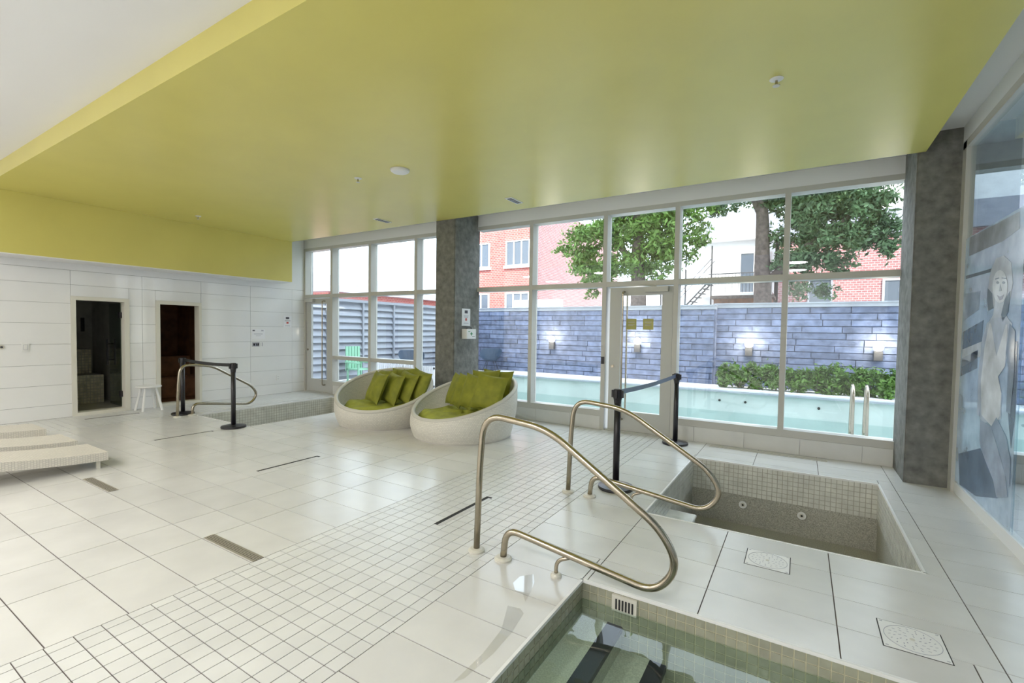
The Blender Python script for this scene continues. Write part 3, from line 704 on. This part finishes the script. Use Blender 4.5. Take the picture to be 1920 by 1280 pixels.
for nm, D, O, lb in (('door_3', D1, O1, 'cream frame and open glass leaf of the steam room doorway'), ('door_4', D2, O2, 'cream frame of the dark sauna doorway')):
    d = struct(nm, label=lb, loc=(XL, (O[0]+O[1])/2, 0)); x0, x1 = XL-.165, XL+.022
    MB().box(x0, x1, D[0], O[0], 0, D[3]).build('jamb', MT['dframe'], d); MB().box(x0, x1, O[1], D[1], 0, D[3]).build('jamb', MT['dframe'], d)
    MB().box(x0, x1, O[0], O[1], O[3], D[3]).build('head', MT['dframe'], d); MB().box(x0, x1+.01, O[0], O[1], 0, .055).build('threshold', MT['dframe'], d)
    if nm == 'door_3':
        h = Vector((XL-.09, O[1]-.012, 0)); dr = Vector((-.995, .05, 0)).normalized(); nn = Vector((-dr.y, dr.x, 0)); W = .6
        b = MB(); P = [h+dr*.02+nn*.004, h+dr*W+nn*.004, h+dr*W-nn*.004, h+dr*.02-nn*.004]
        b.v = [(p.x, p.y, z) for z in (.07, 1.87) for p in P]; b.f = [(0, 1, 5, 4), (1, 2, 6, 5), (2, 3, 7, 6), (3, 0, 4, 7), (0, 3, 2, 1), (4, 5, 6, 7)]
        leaf = b.build('glass_leaf', MT['sglass'], d)
        for z in (.29, 1.66): c = h+dr*.03; MB().box(c.x-.035, c.x+.035, c.y-.025, c.y+.012, z-.05, z+.05).build('hinge', MT['black'], leaf)
        for sg in (-1, 1):
            c = h+dr*(W-.07)+nn*.055*sg; MB().box(c.x-.012, c.x+.012, c.y-.012, c.y+.012, .77, 1.24).build('handle_bar', MT['black'], leaf)
        for z in (.86, 1.15): a = h+dr*(W-.07); MB().tube([a+nn*.06+Vector((0, 0, z)), a-nn*.06+Vector((0, 0, z))], .011, 8).build('handle_post', MT['black'], leaf)
# ------------------------------------------------------------------ small things on the left wall and pillar
def plate_on_left(name, y0, y1, z0, z1, label, cat, m='plate', th=.008):
    e = thing(name, label, cat, (XL, (y0+y1)/2, z0)); MB().box(XL-.001, XL+th, y0, y1, z0, z1).build('plate', MT[m], e); return e
s = plate_on_left('light_switch', 2.125, 2.21, 1.07, 1.20, 'white light switch on the tiled wall left of the steam room', 'switch')
MB().box(XL+.008, XL+.014, 2.150, 2.185, 1.10, 1.17).build('rocker', MT['plate'], s); MB().box(XL+.0075, XL+.009, 2.145, 2.19, 1.095, 1.175).build('rocker_gap', MT['inkl'], s)
s = thing('call_button', 'small round metal button on the tiled wall', 'button', (XL, 1.917, 1.14))
MB().tube([(XL-.001, 1.917, 1.14), (XL+.01, 1.917, 1.14)], .032, 20).build('ring', MT['flange'], s); MB().tube([(XL+.009, 1.917, 1.14), (XL+.014, 1.917, 1.14)], .016, 16).build('knob', MT['ink'], s)
s = plate_on_left('power_outlet', 6.145, 6.22, .30, .42, 'white power outlet low on the tiled wall', 'outlet')
for z in (.335, .385):
    for dy in (-.012, .012): MB().box(XL+.007, XL+.0095, 6.182+dy-.003, 6.182+dy+.003, z-.009, z+.009).build('slot', MT['inkl'], s)
def notice(e, face, marks):
    """marks: (a0,a1,z0,z1,mat) printed bars; face(a0,a1,z0,z1)-> box"""
    for a0, a1, z0, z1, m_ in marks: MB().box(*face(a0, a1, z0, z1)).build('print', MT[m_], e)
lf = lambda a0, a1, z0, z1: (XL+.0055, XL+.007, a0, a1, z0, z1)
s = plate_on_left('paper_notice', 6.31, 6.51, 1.495, 1.755, 'white paper notice on the tiled wall nearest the glass door', 'sign', 'paper', .006)
notice(s, lf, [(6.37, 6.45, 1.68, 1.725, 'ink'), (6.34, 6.48, 1.645, 1.653, 'inkl'), (6.34, 6.48, 1.63, 1.637, 'inkl'), (6.385, 6.435, 1.575, 1.615, 'inkr'), (6.35, 6.47, 1.52, 1.53, 'inkl')])
s = plate_on_left('paper_notice', 5.59, 5.885, 1.235, 1.445, 'wider white paper notice above the dark control strip', 'sign', 'paper', .006)
notice(s, lf, [(5.61, 5.66, 1.40, 1.425, 'ink'), (5.80, 5.85, 1.40, 1.425, 'inkl'), (5.64, 5.83, 1.335, 1.345, 'inkl'), (5.68, 5.79, 1.30, 1.306, 'inkl')])
s = plate_on_left('control_strip', 5.592, 5.863, 1.06, 1.168, 'patterned grey control strip below the paper notice', 'sign', 'plate', .006)
notice(s, lf, [(5.60, 5.76, 1.068, 1.16, 'inkl'), (5.625, 5.66, 1.09, 1.14, 'ink'), (5.68, 5.70, 1.09, 1.14, 'ink'), (5.715, 5.745, 1.09, 1.14, 'ink'), (5.79, 5.797, 1.075, 1.155, 'inkl'), (5.82, 5.835, 1.075, 1.155, 'inkl')])
XP = -4.97
A = at(866, 578, 'X', XP); B = at(881, 611, 'X', XP)
pf = lambda a0, a1, z0, z1: (XP+.0045, XP+.006, A.y+(B.y-A.y)*a0, A.y+(B.y-A.y)*a1, A.z+(B.z-A.z)*z1, A.z+(B.z-A.z)*z0)
e = thing('paper_notice', 'white paper notice on the pillar above the first aid box', 'sign', (XP, A.y, B.z)); MB().box(XP-.001, XP+.005, A.y, B.y, B.z, A.z).build('sheet', MT['paper'], e)
notice(e, pf, [(.32, .68, .1, .27, 'ink'), (.2, .8, .40, .43, 'inkl'), (.25, .75, .47, .50, 'inkl'), (.4, .6, .55, .7, 'inkr'), (.2, .8, .82, .85, 'inkl')])
A2 = at(866, 613, 'X', XP); B2 = at(887, 635, 'X', XP+.1)
e = thing('first_aid_box', 'white first aid box with a green cross on the pillar', 'first aid box', (XP, A2.y, B2.z))
y0, y1, z0, z1 = A2.y, A2.y+.26, B2.z, A2.z-.03
MB().box(XP-.002, XP+.11, y0, y1, z0, z1).build('case', MT['plate'], e); ym = (y0+y1)/2; zm_ = (z0+z1)/2
MB().tube(smooth_path([(XP+.055, ym-.07, z1-.005), (XP+.055, ym-.06, z1+.03), (XP+.055, ym+.06, z1+.03), (XP+.055, ym+.07, z1-.005)], .02), .009, 8).build('handle', MT['ink'], e)
MB().box(XP+.1095, XP+.1115, ym-.03, ym+.03, zm_-.008, zm_+.012).build('cross', MT['green'], e); MB().box(XP+.1095, XP+.1115, ym-.01, ym+.01, zm_-.028, zm_+.032).build('cross', MT['green'], e)
MB().box(XP+.1095, XP+.1112, ym+.02, ym+.10, zm_-.05, zm_-.042).build('print', MT['ink'], e); MB().box(XP+.1095, XP+.1112, ym-.09, ym-.04, zm_+.035, zm_+.045).build('print', MT['green'], e)
# stool
e = thing('stool', 'small white stool between the two dark doorways', 'stool', (-9.74, 3.64, 0))
MB().lathe([(.17, .405), (.185, .412), (.185, .428), (.175, .435)], (-9.74, 3.64, 0), 32).build('seat', MT['plate'], e)
for k in range(4):
    a = math.pi/4+k*math.pi/2; b = MB(); c, s_ = math.cos(a), math.sin(a)
    b.tube([(-9.74+.205*c, 3.64+.205*s_, 0), (-9.74+.11*c, 3.64+.11*s_, .41)], [.022, .018], 8); b.build('leg', MT['plate'], e)
# ------------------------------------------------------------------ ceiling fittings
e = thing('smoke_detector', 'round white smoke detector on the yellow ceiling', 'smoke detector', (-4.02, 3.98, ZC))
MB().lathe([(.085, -.035), (.105, -.022), (.105, 0)], (-4.02, 3.98, ZC), 32).build('body', MT['plate'], e); MB().lathe([(.112, -.006), (.112, 0)], (-4.02, 3.98, ZC), 32).build('mount', MT['flange'], e)
for x, y, lb in ((-4.70, 3.95, 'chrome sprinkler head close to the smoke detector'), (-8.70, 3.98, 'chrome sprinkler head near the yellow bulkhead'), (-.21, 3.915, 'chrome sprinkler head above the spa')):
    e = thing('sprinkler_head', lb, 'sprinkler', (x, y, ZC))
    MB().lathe([(.012, -.012), (.03, -.010), (.045, -.004), (.045, 0)], (x, y, ZC), 24).build('escutcheon', MT['plate'], e)
    MB().lathe([(.009, -.045), (.009, -.01)], (x, y, ZC), 12).build('body', MT['steel'], e); MB().lathe([(.024, -.052), (.024, -.047)], (x, y, ZC), 16).build('deflector', MT['flange'], e)
for x, y, lb in ((-6.14, 5.68, 'small slotted ceiling vent above the plunge pool chair'), (-3.52, 5.70, 'small slotted ceiling vent near the tall window')):
    e = thing('ceiling_vent', lb, 'vent', (x, y, ZC)); MB().box(x-.055, x+.055, y-.16, y+.16, ZC-.010, ZC).build('frame', MT['plate'], e)
    MB().box(x-.035, x+.035, y-.135, y+.135, ZC-.0125, ZC-.0095).build('opening', MT['hole'], e)
    for k in range(5): MB().box(x-.035, x+.035, y-.11+.05*k, y-.09+.05*k, ZC-.016, ZC-.0115).build('fin', MT['inkl'], e)
for x, y in LAMPS:
    e = thing('ceiling_light', 'round ceiling light on the high white ceiling over the pool deck', 'ceiling light', (x, y, ZT), 'round ceiling lights'); MB().lathe([(.29, -.03), (.31, -.03), (.31, 0)], (x, y, ZT), 32).build('rim', MT['plate'], e)
# ------------------------------------------------------------------ outdoors: ground, pool, walls
YS = 14.6
og = MB()
for r in subtract([(-30, 25, YW+.2, 60)], [(-9.16, 6.16, 8.59, 13.26)]): og.box(r[0], r[1], r[2], r[3], -.3, -.03)
struct('floor_terrace', og, MT['paving'], 'pale terrace around the outdoor pool')
MB().box(-9.5, 7, 13.31, YS-.03, -.03, .03).build('gravel_bed', MT['gravel'], None)
tag(bpy.data.objects['gravel_bed'], 'strip of white gravel below the stone garden wall', 'gravel'); bpy.data.objects['gravel_bed']['kind'] = 'stuff'
e = thing('outdoor_pool', 'pale turquoise outdoor pool beyond the windows', 'pool', (-1.5, 11, -1.4))
b = MB(); b.box(-9.1, 6.1, 13.1, 13.25, -1.5, .02); b.box(-9.1, 6.1, 8.6, 8.75, -1.5, .0); b.box(-9.15, -9.0, 8.6, 13.25, -1.5, 0); b.box(6, 6.15, 8.6, 13.25, -1.5, 0); b.box(-9, 6, 8.75, 13.1, -1.5, -1.4)
b.build('basin', MT['outplaster'], e)
MB().box(-9.1, 6.1, 13.02, 13.3, .0, .045).build('coping', MT['cope'], e)
MB().quad((-9, 8.75, -.5), (6, 8.75, -.5), (6, 13.1, -.5), (-9, 13.1, -.5)).build('water', MT['outwater'], e)
for x in (-1.75, -1.15, .4): MB().tube([(x, 13.1, -.22), (x, 13.07, -.22)], .03, 10).build('jet', MT['hole'], e)
e = thing('pool_ladder', 'steel ladder handrails at the outdoor pool edge', 'ladder', (.85, 8.7, 0))
for x in (.68, .85):
    MB().tube(smooth_path([(x, 8.45, 0), (x, 8.48, .72), (x, 8.72, .78), (x, 8.82, .3), (x, 8.84, -.6)], .16), .02, 10).build('handrail', MT['steel'], e, True)
for z in (-.2, -.45): MB().box(.68, .85, 8.80, 8.87, z, z+.025).build('rung', MT['steel'], e)
def stone_wall(name, x0, x1, y, ztop, label, seed):
    e = thing(name, label, 'wall', ((x0+x1)/2, y, 0)); rnd = random.Random(seed)
    MB().box(x0, x1, y+.02, y+.35, -.1, ztop-.13).build('core', MT['stonegap'], e)
    rows = 13; h = (ztop-.13)/rows
    for k in range(rows):
        x = x0 - rnd.uniform(0, .8)
        while x < x1:
            L_ = rnd.choice((.62, .9, 1.2, 1.5)); a, b_ = max(x, x0), min(x+L_, x1); x += L_
            if b_-a < .05: continue
            MB().box(a+.009, b_-.009, y-rnd.uniform(0, .035), y+.05, k*h+.010, (k+1)*h-.010).build('stone', MT['stone'], e)
    MB().box(x0-.03, x1+.03, y-.06, y+.4, ztop-.13, ztop-.03).build('coping', MT['cope'], e); MB().box(x0-.05, x1+.05, y-.09, y+.42, ztop-.03, ztop).build('coping_cap', MT['cope'], e)
    return e
stone_wall('garden_wall', -11.2, -2.16, YS, 2.33, 'blue-grey stone garden wall behind the outdoor pool and blue chairs', 1)
stone_wall('garden_wall', -2.16, 9.0, YS+.35, 2.38, 'set-back blue-grey stone garden wall behind the green hedge', 2)
MB().box(-2.161, -2.13, YS+.05, YS+.36, 0, 2.2).build('return', MT['stone'], [o for o in col.objects if o.name == 'garden_wall'][0])
for x, yy, lb in ((-7.34, YS, 'lit wall lamp on the stone wall nearest the blue chair'), (-4.35, YS, 'lit wall lamp on the stone wall seen through the glass door'), (-1.26, YS+.35, 'lit wall lamp on the stone wall at the start of the hedge'), (1.66, YS+.35, 'lit wall lamp on the stone wall above the end of the hedge')):
    e = thing('wall_lamp', lb, 'wall lamp', (x, yy, 1.0)); MB().box(x-.09, x+.09, yy-.14, yy-.01, .88, 1.12).build('housing', MT['iron'], e)
    MB().lathe([(.05, 1.12), (.10, 1.16), (.11, 1.23), (.08, 1.30), (.03, 1.33)], (x, yy-.11, 0), 16).build('globe', MT['lampglow'], e, True)
    ld = bpy.data.lights.new('wall_lamp_light', 'POINT'); ld.energy = 22; ld.color = (1, .88, .7); ld.shadow_soft_size = .08
    lo = bpy.data.objects.new('wall_lamp_light', ld); col.objects.link(lo); lo.location = (x, yy-.30, 1.26)
# louvred fence along the left side of the terrace
e = thing('louvred_fence', 'grey metal louvred fence left of the terrace', 'fence', (-11.2, 10.8, 0)); FX = -11.2
MB().box(FX-.12, FX-.08, 6.9, YS+.3, 0, 2.25).build('backing', MT['fence'], e)
for k in range(7): y = 7.1+1.24*k; MB().box(FX-.02, FX+.05, y, y+.05, 0, 2.27).build('post', MT['fence'], e)
for k in range(6):
    y0 = 7.155+1.24*k
    for j in range(11):
        z = .12+.193*j; b = MB(); b.v = [(FX-.06, y0, z+.15), (FX-.06, y0+1.18, z+.15), (FX+.02, y0+1.18, z), (FX+.02, y0, z), (FX-.07, y0, z+.14), (FX-.07, y0+1.18, z+.14), (FX+.01, y0+1.18, z-.012), (FX+.01, y0, z-.012)]
        b.f = [(0, 1, 2, 3), (7, 6, 5, 4), (3, 2, 6, 7), (0, 4, 5, 1), (0, 3, 7, 4), (1, 5, 6, 2)]; b.build('slat', MT['fence'], e)
MB().box(FX-.13, FX+.07, 6.9, YS+.3, 2.25, 2.33).build('cap_rail', MT['fence'], e)
# outdoor bucket chairs
def bucket(x, y, yaw, label):
    e = thing('terrace_chair', label, 'chair', (x, y, .03)); R = Matrix.Rotation(yaw, 3, 'Z'); T = lambda a, b_, c: Vector((x, y, .03))+R@Vector((a, b_, c))
    v = []; f = []; n = 20; K = 6
    for k in range(K+1):
        s_ = k/K
        for j in range(n):
            t = 2*math.pi*j/n; r = .20+.19*s_; back = min(1., max(0., .62-.75*math.cos(t))); z = .36+(.07+.36*back)*s_
            v.append(tuple(T(r*math.sin(t)*1.05, -r*math.cos(t)*.9, z)))
    for k in range(K):
        for j in range(n): f.append((k*n+j, k*n+(j+1) % n, (k+1)*n+(j+1) % n, (k+1)*n+j))
    f.append(tuple(range(n)))
    me = bpy.data.meshes.new('bucket_seat'); me.from_pydata(v, [], f); me.materials.append(MT['chairblue']); me.update(); link('bucket_seat', me, e)
    for a, b_ in ((-.24, -.22), (.24, -.22), (-.24, .24), (.24, .24)): MB().tube([T(a*.5, b_*.5, .37), T(a, b_, 0)], .010, 6).build('leg', MT['iron'], e)
    MB().tube([T(-.12, -.11, .37), T(.12, -.11, .37), T(.12, .12, .37), T(-.12, .12, .37)], .010, 6, True).build('seat_ring', MT['iron'], e)
bucket(-9.62, 14.12, .35, 'dark blue bucket chair on thin legs against the stone wall')
bucket(-10.45, 10.9, .9, 'dark blue bucket chair in front of the louvred fence, left of its twin')
bucket(-10.35, 12.9, 1.1, 'dark blue bucket chair by the fence, half hidden by the pillar')
e = thing('garden_chair', 'green plastic slatted garden chair outside the left window', 'chair', (-10.6, 9.0, -.03))
for k in range(5): MB().box(-10.9+.0, -10.86, 8.74+.1*k, 8.82+.1*k, .3, .98).build('back_slat', MT['cgreen'], e)
for k in range(4): MB().box(-10.84+.12*k, -10.74+.12*k, 8.74, 9.24, .33, .36).build('seat_slat', MT['cgreen'], e)
for xx in (-10.84, -10.4):
    for yy in (8.74, 9.2): MB().box(xx, xx+.05, yy, yy+.04, -.03, .55 if xx < -10.5 else .5).build('leg', MT['cgreen'], e)
for yy in (8.70, 9.18): MB().box(-10.88, -10.34, yy, yy+.1, .52, .55).build('armrest', MT['cgreen'], e)
e = thing('slatted_screen', 'low white slatted screen outside the left window', 'screen', (-8.4, 8.4, -.03))
for k in range(26): MB().box(-9.3+.075*k, -9.25+.075*k, 8.40, 8.42, 0, .62).build('slat', MT['cwhite'], e)
for z in (.12, .55): MB().box(-9.32, -7.35, 8.42, 8.45, z, z+.05).build('rail', MT['cwhite'], e)
for x in (-9.3, -8.35, -7.4): MB().box(x, x+.05, 8.42, 8.47, -.03, .62).build('post', MT['cwhite'], e)
# ------------------------------------------------------------------ plants
def leaf_cloud(blobs, n, size, seed):
    """leaf blades scattered through ellipsoids (c, r)"""
    rg = np.random.default_rng(seed); V = []; vol = np.array([r[0]*r[1]*r[2] for c, r in blobs]); cnt = (vol/vol.sum()*n).astype(int)+1
    for (c, r), k in zip(blobs, cnt):
        nc = 16; cc = rg.normal(size=(nc, 3)); cc /= np.linalg.norm(cc, axis=1)[:, None]; cc *= (rg.random(nc)**.4)[:, None]*.85
        d = cc[rg.integers(0, nc, k)] + rg.normal(size=(k, 3))*.17
        V.append(np.array(c)+d*np.array(r))
    P = np.concatenate(V); k = len(P)
    a = rg.normal(size=(k, 3)); a /= np.linalg.norm(a, axis=1)[:, None]; b = np.cross(a, rg.normal(size=(k, 3))); b /= np.linalg.norm(b, axis=1)[:, None]
    s = size*(.6+.8*rg.random(k))[:, None]; nn = np.cross(a, b)*s*.12
    q = np.stack([P-a*s, P+b*s*.38+nn, P+a*s, P-b*s*.38+nn], 1).reshape(-1, 3)
    me = bpy.data.meshes.new('foliage'); me.vertices.add(4*k); me.vertices.foreach_set('co', q.ravel().astype(np.float32))
    me.loops.add(4*k); me.loops.foreach_set('vertex_index', np.arange(4*k, dtype=np.int32)); me.polygons.add(k)
    me.polygons.foreach_set('loop_start', np.arange(0, 4*k, 4, dtype=np.int32)); me.polygons.foreach_set('loop_total', np.full(k, 4, dtype=np.int32)); me.update(calc_edges=True); return me
def blobs_px(lst, Y, dz=1.0):
    out = []
    for px, py, rx, ry in lst:
        c = at(px, py, 'Y', Y); s_ = (c-Vector((0, 0, CH))).dot(CFW)/CF; out.append((tuple(c), (rx*s_, max(rx, ry)*s_*.9*dz, ry*s_)))
    return out
def tree(name, label, trunk, branches, blobs, n, size, m, seed):
    e = thing(name, label, 'tree', (trunk[0][0], trunk[0][1], 0))
    MB().tube(trunk, [.34-.22*i/(len(trunk)-1) for i in range(len(trunk))], 12).build('trunk', MT['bark'], e, True)
    for br in branches: MB().tube(br, [.16-.12*i/(len(br)-1) for i in range(len(br))], 8).build('branch', MT['bark'], e, True)
    me = leaf_cloud(blobs, n, size, seed); me.materials.append(MT[m]); link('foliage', me, e, stuff=True); return e
Y1 = 17.5; A_ = lambda px, py, Y=Y1: tuple(at(px, py, 'Y', Y))
a0 = at(1197, 560, 'Y', Y1)
tree('leafy_tree', 'bright green leafy tree rising behind the stone wall above the glass door', [(a0.x, Y1, 0), A_(1197, 560), A_(1196, 470), A_(1200, 380), A_(1195, 250)], [[A_(1196, 500), A_(1150, 450), A_(1100, 430)], [A_(1197, 480), A_(1240, 440), A_(1290, 420)], [A_(1198, 420), A_(1160, 360), A_(1130, 300)]],
     blobs_px([(1110, 440, 50, 36), (1090, 480, 38, 26), (1120, 512, 50, 26), (1160, 430, 50, 50), (1200, 420, 55, 45), (1180, 490, 55, 36), (1240, 460, 45, 40), (1255, 415, 40, 45), (1110, 545, 16, 20), (1230, 505, 40, 24), (1290, 400, 36, 36), (1310, 440, 30, 26), (1320, 385, 26, 18), (1060, 470, 24, 12), (1200, 330, 120, 60), (1290, 470, 18, 30)], Y1), 30000, .095, 'leaf', 1)
Y2 = 18.5; b0 = at(1430, 560, 'Y', Y2); B_ = lambda px, py, Y=Y2: tuple(at(px, py, 'Y', Y))
tree('old_tree', 'tall tree with a thick ridged trunk and dark spreading branch', [(b0.x, Y2, 0), B_(1430, 575), B_(1429, 500), B_(1430, 420), B_(1428, 360), B_(1436, 200)], [[B_(1428, 400), B_(1412, 370), B_(1395, 330)], [B_(1450, 520), B_(1487, 482), B_(1530, 447), B_(1580, 415), B_(1630, 370)], [B_(1432, 380), B_(1470, 330), B_(1500, 300)]],
     blobs_px([(1530, 400, 55, 40), (1580, 385, 60, 42), (1640, 370, 55, 34), (1520, 450, 50, 36), (1575, 450, 50, 32), (1630, 430, 50, 40), (1510, 490, 40, 30), (1560, 490, 40, 22), (1670, 450, 30, 36), (1460, 490, 20, 26), (1455, 440, 22, 22), (1490, 400, 24, 40), (1350, 385, 40, 20), (1450, 385, 24, 20), (1500, 540, 22, 26), (1545, 545, 26, 18), (1530, 330, 140, 40), (1580, 515, 16, 12)], Y2), 32000, .09, 'leaf2', 2)
hs = [(1360, 712, 20, 16), (1385, 708, 24, 20), (1420, 704, 30, 26), (1455, 706, 24, 22), (1495, 708, 24, 22), (1530, 706, 26, 20), (1560, 706, 34, 26), (1600, 712, 28, 22), (1630, 712, 30, 26), (1665, 716, 26, 26)]
for k, q in enumerate(hs):
    c = at(q[0], 728, 'Y', 14.0); e = thing('hedge_shrub', ('green shrub at the corner end of the hedge' if k == 0 else 'bushy green shrub in the hedge below the stone wall'), 'shrub', (c.x, 14.0, .02), 'hedge shrubs')
    me = leaf_cloud([((c.x, 14.0+.05*(k % 3), .34), (q[2]*.0128, .27, .36+.008*(q[3]-20)))], 1500, .055, 20+k); me.materials.append(MT['hleaf']); link('foliage', me, e, stuff=True)
    MB().tube([(c.x, 14.0, 0), (c.x+.03, 14.0, .35)], .015, 6).build('stem', MT['bark'], e)
# ------------------------------------------------------------------ buildings beyond
def house_window(e, x0, x1, z0, z1, y, n=2, m='bwhite'):
    w_ = MB(); t = .07
    w_.box(x0, x1, y-.10, y+.02, z0, z0+t); w_.box(x0, x1, y-.10, y+.02, z1-t, z1)
    for i in range(n+1): xx = x0+(x1-x0-t)*i/n; w_.box(xx, xx+t, y-.10, y+.02, z0+t, z1-t)
    o = w_.build('window', MT[m], e)
    for i in range(n): a = x0+(x1-x0-t)*i/n+t; b_ = x0+(x1-x0-t)*(i+1)/n; MB().box(a, b_, y-.05, y-.02, z0+t, z1-t).build('pane', MT['wglass'], o)
    MB().box(x0-.1, x1+.1, y-.18, y, z0-.14, z0).build('window_sill', MT['bwhite'], o)
e = thing('brick_building', 'red brick apartment building with white windows left of the tree', 'building', (-18, 24, 0))
MB().box(-19.2, -13.2, 24, 24.1, 0, 9.2).build('front_wall', MT['rbrick'], e); MB().box(-13.3, -13.2, 24.1, 38, 0, 9.0).build('side_wall', MT['mbrick'], e); MB().box(-19.2, -13.3, 24.1, 38, 0, 8.9).build('body', MT['rbrick'], e)  # side wall's shade is painted in by giving it the mauve brick
for z0, z1 in ((5.35, 6.85), (2.3, 3.75)): house_window(e, -15.3, -13.65, z0, z1, 24, 3); house_window(e, -17.7, -16.5, z0, z1, 24, 2)
MB().box(-13.8, -10.8, 22.5, 22.6, 0, 3.2).build('side_fence', MT['broof'], e)
e = thing('brick_house', 'mauve brick house with a side window behind the dark tree', 'building', (3, 24, 0))
MB().box(-.95, 9.0, 24, 32, 0, 5.6).build('wall', MT['mbrick'], e); MB().box(-.95, 9.2, 23.8, 32.2, 5.6, 6.6).build('roof', MT['broof'], e); MB().box(1.2, 9, 24.6, 32, 6.6, 8.2).build('upper_storey', MT['bwhite'], e)
house_window(e, 2.72, 3.9, 2.75, 3.8, 24, 2); house_window(e, .17, 1.06, 1.9, 3.9, 24, 1, 'broof')
e = thing('white_house', 'white house with a grey roof and balcony behind the trunk', 'building', (-3, 26, 0))
MB().box(-4.4, -1.2, 26, 33, 0, 6.2).build('wall', MT['bwhite'], e); MB().box(-4.7, -1.0, 25.6, 33.2, 6.15, 6.3).build('cornice', MT['bwhite'], e); MB().box(-4.6, -1.1, 25.8, 33, 6.3, 7.5).build('roof', MT['broof'], e)
house_window(e, -2.75, -1.4, 3.5, 5.55, 26, 2)
MB().box(-4.4, -1.2, 24.6, 26, 3.3, 3.45).build('balcony_floor', MT['bwhite'], e); MB().box(-4.4, -1.2, 24.55, 24.6, 4.35, 4.4).build('railing', MT['iron'], e)
for k in range(22): MB().box(-4.4+.15*k, -4.38+.15*k, 24.56, 24.59, 3.45, 4.36).build('baluster', MT['iron'], e)
e = thing('garden_shed', 'dark wooden shed under the balcony behind the stone wall', 'shed', (-2.6, 22.5, 0))
MB().box(-3.3, -1.1, 22, 23.7, 0, 3.0).build('wall', MT['wood'], e); MB().box(-3.4, -1.0, 21.7, 23.75, 3.0, 3.12).build('roof', MT['bark'], e)
e = thing('fire_escape', 'metal outdoor staircase between the tree and the white house', 'staircase', (-4.6, 23, 0))
for k in range(12): MB().box(-5.6+.17*k, -5.38+.17*k, 22.6, 23.4, 1.6+.19*k, 1.63+.19*k).build('tread', MT['iron'], e)
for y in (22.58, 23.4): MB().tube([(-5.7, y, 1.5), (-3.5, y, 3.96)], .045, 6).build('stringer', MT['iron'], e); MB().tube([(-5.7, y, 2.4), (-3.5, y, 4.86)], .02, 6).build('handrail', MT['iron'], e)
for x in (-5.7, -4.6, -3.5): MB().box(x-.03, x+.03, 22.5, 22.56, 0, 5.4).build('post', MT['iron'], e)
e = thing('low_house', 'low house with a grey shingle roof beyond the fence', 'building', (-24, 20, 0))
MB().box(-32, -20, 15, 23.4, 0, 3.3).build('wall', MT['rbrick'], e)
b = MB(); b.v = [(-19.7, 14.7, 3.3), (-19.7, 23.7, 3.3), (-26, 23.7, 4.9), (-26, 14.7, 4.9), (-32.3, 14.7, 3.3), (-32.3, 23.7, 3.3)]; b.f = [(0, 1, 2, 3), (3, 2, 5, 4), (0, 3, 4), (1, 5, 2), (0, 4, 5, 1)]; b.build('roof', MT['broof'], e)
MB().box(-22.6, -21.9, 17.3, 18.3, 3.6, 5.2).build('chimney', MT['bwhite'], e)
e = thing('white_apartments', 'white apartment block with recessed balconies seen through the partition', 'building', (11, 30, 0))
MB().box(9.6, 20, 12, 60, 0, 16).build('wall', MT['bwhite'], e)
for k in range(7):
    for z in (3.2, 6.3, 9.4, 12.5):
        y = 15+5.6*k; o = MB().box(9.55, 9.62, y, y+2.2, z, z+1.9).build('window', MT['wglass'], e); MB().box(9.2, 9.6, y-.1, y+2.3, z-.12, z+.0).build('balcony_slab', MT['bwhite'], o); MB().box(9.2, 9.24, y-.1, y+2.3, z, z+.75).build('parapet', MT['broof'], o)
# wet splash on the tiles beside the rail of the green pool
wet = glass_mat('wet_film', (.98, .98, .98), .12, .04)
def puddle(pts, label):
    P = [at(px, py, 'Z', .0012) for px, py in pts]; b = MB(); n = len(P)
    b.v = [tuple(p) for p in P]+[(p.x, p.y, .0002) for p in P]; b.f = [tuple(range(n))]+[(i, n+i, n+(i+1) % n, (i+1) % n) for i in range(n)]
    tag(b.build('water_puddle', wet), label, 'puddle')
puddle([(962, 1092), (975, 1080), (1000, 1076), (1002, 1090), (996, 1108), (985, 1128), (980, 1112), (966, 1108)], 'small shiny water splash on the tiles near the grab rail foot')
puddle([(952, 1135), (975, 1140), (982, 1150), (960, 1185), (925, 1225), (870, 1272), (850, 1278), (905, 1225), (940, 1180)], 'long wet streak on the tiles beside the green pool')
